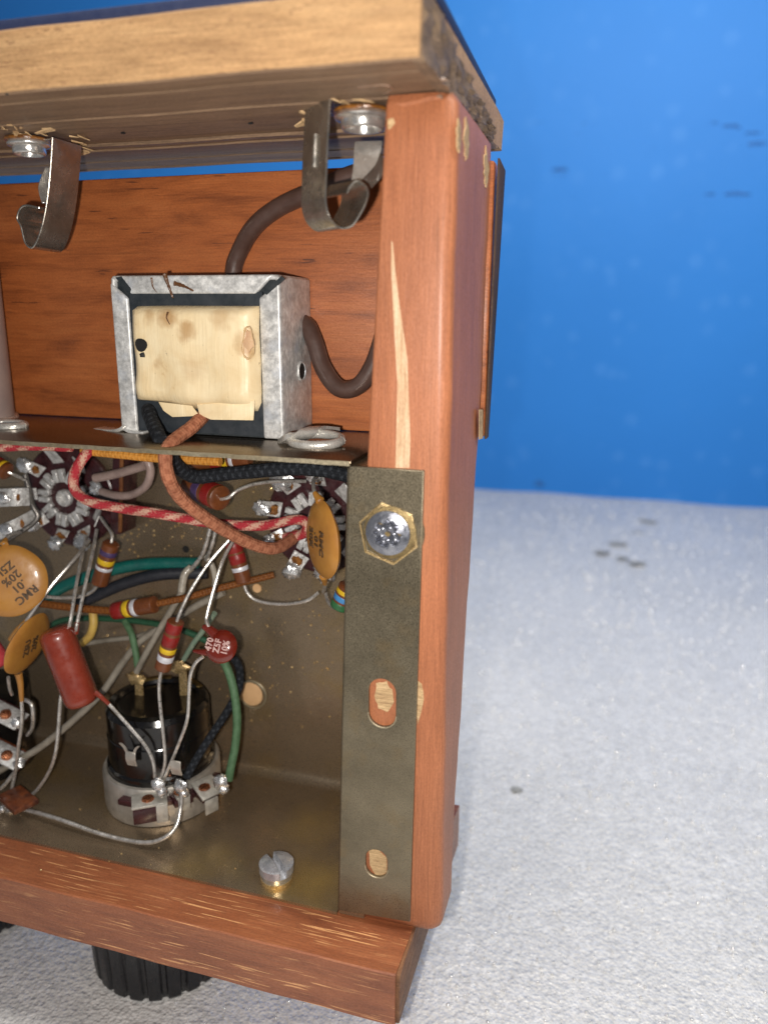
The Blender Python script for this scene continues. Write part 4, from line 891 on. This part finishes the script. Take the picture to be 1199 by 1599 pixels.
# dark red dipped capacitor
dc = thing('dipped_capacitor', 'dark red dipped disc capacitor with pale printed figures', 'capacitor', at(345, 1010, 1.3))
c = at(346, 1010, 1.3); nr = facing((346, 1010, 1.3), 22, (-1, -.1)); mb = MB()
mb.lathe(c, nr, [(-.13, .02), (-.125, .16), (-.09, .27), (0, .335), (.09, .27), (.125, .16), (.13, .02)], 40); bd = mb.build('body', REDC, dc, sharp=70)
mb = MB(); mb.tube(px([(338, 992, 1.3), (326, 982, 1.3), (318, 979, 1.3)]), lambda t: .12 - .07 * t, 10); mb.build('dip_shoulder', REDC, dc)
mb = MB(); mb.tube(px([(336, 1020, 1.3), (318, 1019, 1.3), (303, 1017, 1.3)]), lambda t: .10 - .07 * t, 10); mb.build('dip_shoulder', REDC, dc)
for ld in ([(328, 981, 1.3), (323.5, 970, 1.25), (325, 957, 1.3), (334, 923, 1.5), (344, 889, 1.7), (352, 868, 1.9), (366, 843, 2.2)], [(318, 1026, 1.3), (306, 1036, 1.25), (298, 1056, 1.2), (296, 1085, 1.2), (293, 1125, 1.15), (280, 1162, 1.1), (266, 1196, 1.1), (256, 1220, 1.1)]):
    mb = MB(); mb.tube(px(ld), .036, 8); mb.build('lead', LEAD, dc)
td = at(340, 985, 1.3) - at(337, 1035, 1.3); td = (td - nr * td.dot(nr)).normalized(); up = nr.cross(td)
for s_, of in (('470', .19), ('Z5F', .02), ('10%', -.15)):
    text('marking', s_, .18, WINK, bd, c + nr * .132 + up * of, td, up, 1.05, .9, .016)

# ------------------------------------------------------------------ capsules
def capsule(label, a, b, r, mat, leads, name='capsule_capacitor'):
    A, B = at(*a), at(*b); L = (B - A).length; ax = (B - A) / L
    t = thing(name, label, 'capacitor', A.lerp(B, .5))
    pr = [(0, .02)] + [(.0 + .2 * (1 - cos(q)), r * (.45 + .55 * sin(q) ** .7)) for q in [pi / 2 * k / 7 for k in range(1, 8)]] + [(L - .2 * (1 - cos(q)), r * (.45 + .55 * sin(q) ** .7)) for q in [pi / 2 * k / 7 for k in range(7, 0, -1)]] + [(L, .02)]
    m_ = MB(); m_.lathe(A, ax, pr, 36, lambda an, h: 1 + .05 * sin(2 * an) + .012 * sin(5 * an + 4 * h)); m_.build('body', mat, t, sharp=80)
    for ld, ft in leads:
        m_ = MB(); m_.tube(px(ld), .038, 8); m_.build('lead', LEAD, t)
        if ft: m_ = MB(); m_.tube(px(ld[:ft]), lambda q: .06 - .018 * q, 8); m_.build('lead_coating', mat, t)
capsule('large brick red capsule capacitor leaning over the chassis floor', (86, 982, 1.0), (131, 1100, 1.0), 0.37, CAPS,
        [([(150, 1082, 1.05), (158, 1088, 1.05), (171, 1100, 1.1), (200, 1132, 1.1), (228, 1165, 1.1), (240, 1190, 1.1), (243, 1215, 1.1)], 3), ([(97, 1085, 1.1), (95, 1100, 1.1), (92, 1140, 1.05), (88, 1175, 1.0), (78, 1205, 1.0), (58, 1235, 1.0), (35, 1252, 1.0)], 0),
         ([(108, 982, 1.1), (112, 965, 1.15), (120, 915, 1.6), (130, 865, 2.3), (136, 840, 3.0)], 0), ([(119, 990, 1.2), (122, 972, 1.25), (134, 915, 1.7), (146, 862, 2.3), (152, 828, 2.9)], 2)])
capsule('pinkish red capsule capacitor cut off by the picture edge', (-24, 1000, 1.5), (4, 1042, 1.5), 0.26, PINKC, [])

# ------------------------------------------------------------------ tube sockets
def socket(label, c, r, a0, n_, blobs, group='tube sockets on the back of the tray'):
    r0 = r; r = 0.94
    C_ = at(*c); t = thing('tube_socket', label, 'socket', C_, group)
    m_ = MB(); m_.lathe(C_ + Vector((0, .2, 0)), (0, -1, 0), [(0, r0), (.10, r0), (.13, r0 * .97), (.14, r * .62), (.22, r * .60), (.24, r * .55), (.24, .02)], 48, lambda a, h: 1.0); m_.build('base', PHEN, t, sharp=30)
    m_ = MB(); m_.lathe(C_, (0, -1, 0), [(0, .21), (.12, .20), (.15, .17), (.14, .12), (.06, .10), (.06, .02)], 24); m_.build('centre_spigot', LUG, t)
    for k in range(n_):
        a = a0 + 2 * pi * k / n_; d = Vector((cos(a), 0, sin(a))); tg = Vector((-sin(a), 0, cos(a))); up = Vector((0, -1, 0))
        M4 = Matrix((d, tg, up)).transposed().to_4x4(); M4.translation = C_ + d * (.53 * r / .94) + Vector((0, -.02, 0))
        m_ = MB(); m_.box((-.15, -.15, 0), (.16, -.025, .12), M4); m_.box((-.15, .015, 0), (.15, .145, .13), M4); m_.box((-.05, -.03, 0), (.10, .03, .06), M4); m_.build('contact', LUG, t, bevel=.012, segs=1)
        q = C_ + d * (.82 * r / .94); ln = random.uniform(.28, .42)
        m_ = MB(); wv = tg * random.uniform(.30, .40) + up * random.uniform(-.08, .08)
        m_.ribbon([q - wv * .5, q + d * .15 + up * .10 - wv * .5, q + d * ln + up * random.uniform(.2, .42) - wv * .5], wv, .035, 4, lambda s_: (.0 + .06 * s_, 1 - .1 * s_)); lg = m_.build('solder_lug', LUG, t, bevel=.01, segs=1)
        if k in blobs:
            m_ = MB(); e = q + d * ln * .85 + up * .28; m_.blob(e, random.uniform(.14, .20), 14, .7, (1.2, .6, 1)); m_.build('solder_blob', SOLDER, lg, sharp=60)
            m_ = MB(); m_.blob(q + d * .16 + up * .12, .12, 10, .7, (1.1, .4, 1)); m_.build('flux_stain', FLUX, lg)
socket('round purple brown tube socket showing its full ring of contacts', (105, 777, 3.45), 1.22, .32, 9, (0, 3, 4, 5, 6, 7))
socket('purple brown tube socket half hidden by the edge on orange disc', (494, 816, 3.45), 1.16, .1, 9, (2, 3, 4, 5, 6, 7))
# big silver lugs near the picture edge
for pts, wv, lab in (([(-10, 778, 2.4), (20, 777, 2.4), (47, 776, 2.7)], Vector((.02, 0, .42)), 'broad shiny solder lug lying flat at the picture edge'), ([(0, 832, 2.4), (25, 822, 2.5), (55, 806, 2.9)], Vector((.05, 0, .36)), 'stained solder lug with flux, just below the broad shiny lug')):
    P_ = px(pts); t = thing('terminal_lug', lab, 'lug', P_[1], 'solder lugs near the picture edge')
    m_ = MB(); m_.ribbon([p - wv * .5 for p in P_], wv, .04, 5); b = m_.build('blade', LUG, t, bevel=.012, segs=1)
    m_ = MB(); m_.blob(P_[0].lerp(P_[1], .6) + Vector((0, -.06, 0)), .16, 12, .3, (1.2, .5, .9)); m_.build('solder_blob', SOLDER, t, sharp=60)
    m_ = MB(); m_.blob(P_[1].lerp(P_[2], .3) + Vector((0, -.03, 0)), .10, 10, .4, (1.1, .3, 1)); m_.build('flux_stain', FLUX, t)
# brown terminal board, edge on
tb = thing('terminal_board', 'narrow brown board standing edge on beside the round socket', 'board', at(184, 760, 3.3))
mb = MB(); mb.prism([at(177, 700, 3.0), at(192, 700, 3.0), at(189, 835, 3.0), at(173, 835, 3.0)], (0, .6, 0)); mb.build('board', PHEN, tb, bevel=.02)
mb = MB(); mb.prism([at(188, 700, 2.98), at(193, 700, 2.98), at(190, 832, 2.98), at(185, 832, 2.98)], (0, .05, 0)); mb.build('edge_strip', TAG, tb, bevel=.01)

# ------------------------------------------------------------------ control (potentiometer)
SHELL = simple('dull_zinc_shell', (0.62, 0.58, 0.52), (0.46, 0.43, 0.38), 3, .45, .7, .2)
def control(label, C_):
    t = thing('volume_control', label, 'control', C_)
    C_ = Vector(C_); R = 1.14
    m_ = MB(); m_.lathe(C_, (0, 0, 1), [(.02, 1.28), (.12, 1.30), (.86, 1.30), (.92, 1.27), (.93, 1.2), (.8, 1.17)], 56, caps=False); sh = m_.build('metal_shell', SHELL, t, sharp=40)
    m_ = MB(); m_.lathe(C_, (0, 0, 1), [(.05, R), (.9, R + .02), (.94, R + .05), (1.05, R + .05), (1.09, R), (1.75, R), (1.78, R * .985), (2.3, R * .985), (2.42, R * .93), (2.44, R * .8), (2.36, R * .76), (2.30, .02)], 56); m_.build('switch_housing', BLACK, t, sharp=25)
    for a_, w_ in ((2.2, .8), (1.1, .6)):
        m_ = MB(); P_ = [C_ + Vector((R * .84 * cos(a_ + q), R * .84 * sin(a_ + q), 2.43)) for q in [w_ * k / 6 - w_ / 2 for k in range(7)]]; m_.ribbon(P_, Vector((0, 0, .05)), .14, 2); m_.build('top_staking', simple('dark_brass', (0.22, 0.15, 0.05), (0.12, 0.08, 0.03), 8, .35, .8, .3), t, bevel=.015, segs=1)
    for x, y, Y, hh in ((214, 1056, 2.45, .5), (283, 1040, 2.75, .75)):
        e = at(x, y, Y); m_ = MB(); m_.ribbon([Vector((e.x - .1, e.y, 2.3)), Vector((e.x - .1, e.y, e.z - .1)), Vector((e.x - .14, e.y - .05, e.z + .12))], Vector((.24, .04, 0)), .05, 3, lambda s_: (.1 + .12 * s_, .9)); lg = m_.build('brass_lug', BRASS, t, bevel=.012, segs=1)
        m_ = MB(); m_.blob(e + Vector((0, -.05, -.02)), .15, 12, .8, (1.5, .7, .9)); m_.build('solder_blob', BRASS, lg, sharp=60)
    # bent holding prongs of the shell
    for x, y, Y in ((206, 1182, 1.08), (276, 1196, 1.0)):
        e = at(x, y, Y); wv = Vector((.24, 0, 0)); m_ = MB(); m_.ribbon([e + Vector((-.12, .02, -.22)), e + Vector((-.12, -.03, -.05)), e + Vector((-.12, -.01, .12))], wv, .04, 3); m_.build('prong', SHELL, t, bevel=.01, segs=1)
        if x < 250:
            for s_ in (-1, 1): m_ = MB(); m_.ribbon([e + Vector((s_ * .09 - .03, -.01, .1)), e + Vector((s_ * .14 - .03, -.02, .22)), e + Vector((s_ * .22 - .03, -.03, .30))], Vector((.06, 0, 0)), .03, 3); m_.build('prong', SHELL, t)
    # phenolic wafer sector and three riveted terminals
    m_ = MB(); pl = []
    for k in range(15): a_ = -1.7 + 1.75 * k / 14; pl.append(C_ + Vector((1.48 * cos(a_), 1.48 * sin(a_), .62)))
    for k in range(14, -1, -1): a_ = -1.7 + 1.75 * k / 14; pl.append(C_ + Vector((1.2 * cos(a_), 1.2 * sin(a_), .62)))
    m_.prism(pl, (0, 0, .13)); m_.build('wafer', PHEN, t, bevel=.015, segs=1)
    for i, (x, y, ang) in enumerate(((234, 1249, .6), (283, 1238, .85), (322, 1231, 1.05))):
        e = atz(x, y, C_.z + .86); M4 = Matrix.Rotation(ang, 4, 'Z'); M4.translation = e
        m_ = MB()
        if i == 0: m_.box((-.36, -.24, -.04), (.36, .26, .02), M4); m_.box((.12, -.275, -.42), (.36, -.245, .0), M4)
        elif i == 1: m_.box((-.15, -.2, -.04), (.15, .26, .02), M4); m_.box((-.13, -.235, -.30), (.13, -.2, .0), M4)
        else: m_.box((-.22, -.26, -.04), (.30, .26, .02), M4 @ Matrix.Rotation(.35, 4, 'X')); m_.box((-.2, -.30, -.44), (.12, -.265, -.1), M4)
        tm = m_.build('terminal', simple('oxidised_tin', (0.60, 0.58, 0.52), (0.40, .38, .34), 7, .45, .45, .3), t, bevel=.02)
        m_ = MB(); m_.box((-.34, -.235, -.40), (.34, .2, -.045), M4) if i == 0 else m_.box((-.2, -.2, -.2), (.2, .2, -.045), M4); m_.build('terminal_block', PHEN, tm, bevel=.02)
        m_ = MB(); m_.lathe(e + Vector((-.02, -.02, .02)), (0, 0, 1), [(0, .13), (.035, .12), (.05, .08), (.04, .03)], 18); m_.build('rivet', COPPER, tm)
        b = at((248, 282, 345)[i], (1226, 1228, 1222)[i], (.95, 1.15, 1.6)[i])
        m_ = MB(); m_.blob(b, .15, 12, .5, (1, .8, 1.1)); m_.blob(b + Vector((.08, 0, -.14)), .11, 10, .5); m_.build('solder_joint', SOLDER, tm, sharp=60)
    return t
control('black and silver volume control on the chassis floor with leads soldered on', (-6.46, 2.34, 0.06))
# the switch at the picture edge: stacked wafer with silver lugs
sw = thing('rotary_switch', 'dark wafer switch with riveted silver lugs cut off by the picture edge', 'switch', at(0, 1200, 1.9))
mb = MB(); e = at(-45, 1150, 1.9)
mb.lathe(Vector((e.x, 2.2, .06)), (0, 0, 1), [(0, 1.2), (1.9, 1.2), (1.95, 1.1), (1.95, .02)], 40); mb.build('body', BLACK, sw)
for i, (x, y, Y) in enumerate(((10, 1118, 1.5), (12, 1182, 1.35))):
    p = at(x, y, Y); M4 = Matrix.Rotation(.3, 4, 'Y') @ Matrix.Rotation(.35, 4, 'X'); M4.translation = p
    m_ = MB(); m_.box((-.6, -.2, -.05), (.42, .28, .0), M4); lg = m_.build('lug', LUG, sw, bevel=.02)
    m_ = MB(); m_.box((-.7, -.05, -.35), (.3, .35, -.055), M4); m_.build('wafer', PHEN2 if i else PHEN, sw, bevel=.02)
    m_ = MB(); m_.lathe(M4 @ Vector((-.02, .02, .0)), M4.to_3x3() @ Vector((0, 0, 1)), [(0, .13), (.05, .12), (.065, .07)], 18); m_.build('rivet', COPPER, lg)
    m_ = MB(); m_.blob(p + Vector((.36, -.05, -.08)), .13, 12, .5); m_.build('solder_joint', SOLDER, lg, sharp=60)
m_ = MB(); m_.box((-.35, -.3, 0), (.5, .25, .12), Matrix.Translation(atz(28, 1250, .35)) @ Matrix.Rotation(-.4, 4, 'Z')); m_.build('wafer', PHEN2, sw, bevel=.02)
m_ = MB()
for i in range(9):
    p = at(random.uniform(-5, 22), random.uniform(1258, 1290), random.uniform(.5, .8)); m_.blob(p, random.uniform(.07, .13), 10, .7)
m_.build('solder_clump', SOLDER, sw, sharp=35)

# ------------------------------------------------------------------ knobs under the front panel
def knob(label, x):
    t = thing('control_knob', label, 'knob', (x, 2.0, ZF), 'fluted knobs under the front panel')
    fl_ = lambda a, h: 1 + (.0 if abs(((a * 24 / (2 * pi)) % 1) - .5) < .34 else -.05) if h < 2.2 else 1
    m_ = MB(); m_.lathe((x, 2.0, ZF - .02), (0, 0, 1), [(0, 1.56), (.03, 1.62), (.10, 1.66), (2.2, 1.72), (2.3, 1.68), (2.45, 1.5)], 240, fl_); m_.build('fluted_body', KNOB, t, sharp=25)
    m_ = MB(); m_.lathe((x, 2.0, ZF), (0, 0, 1), [(2.42, .35), (2.79, .35)], 24); m_.build('shaft', NICKEL, t)
    return t
knob('black fluted knob below the volume control', -6.47)
knob('black fluted knob peeking out at the picture edge', -11.9)
for o in list(bpy.data.objects):
    if '_o' in o: del o['_o']
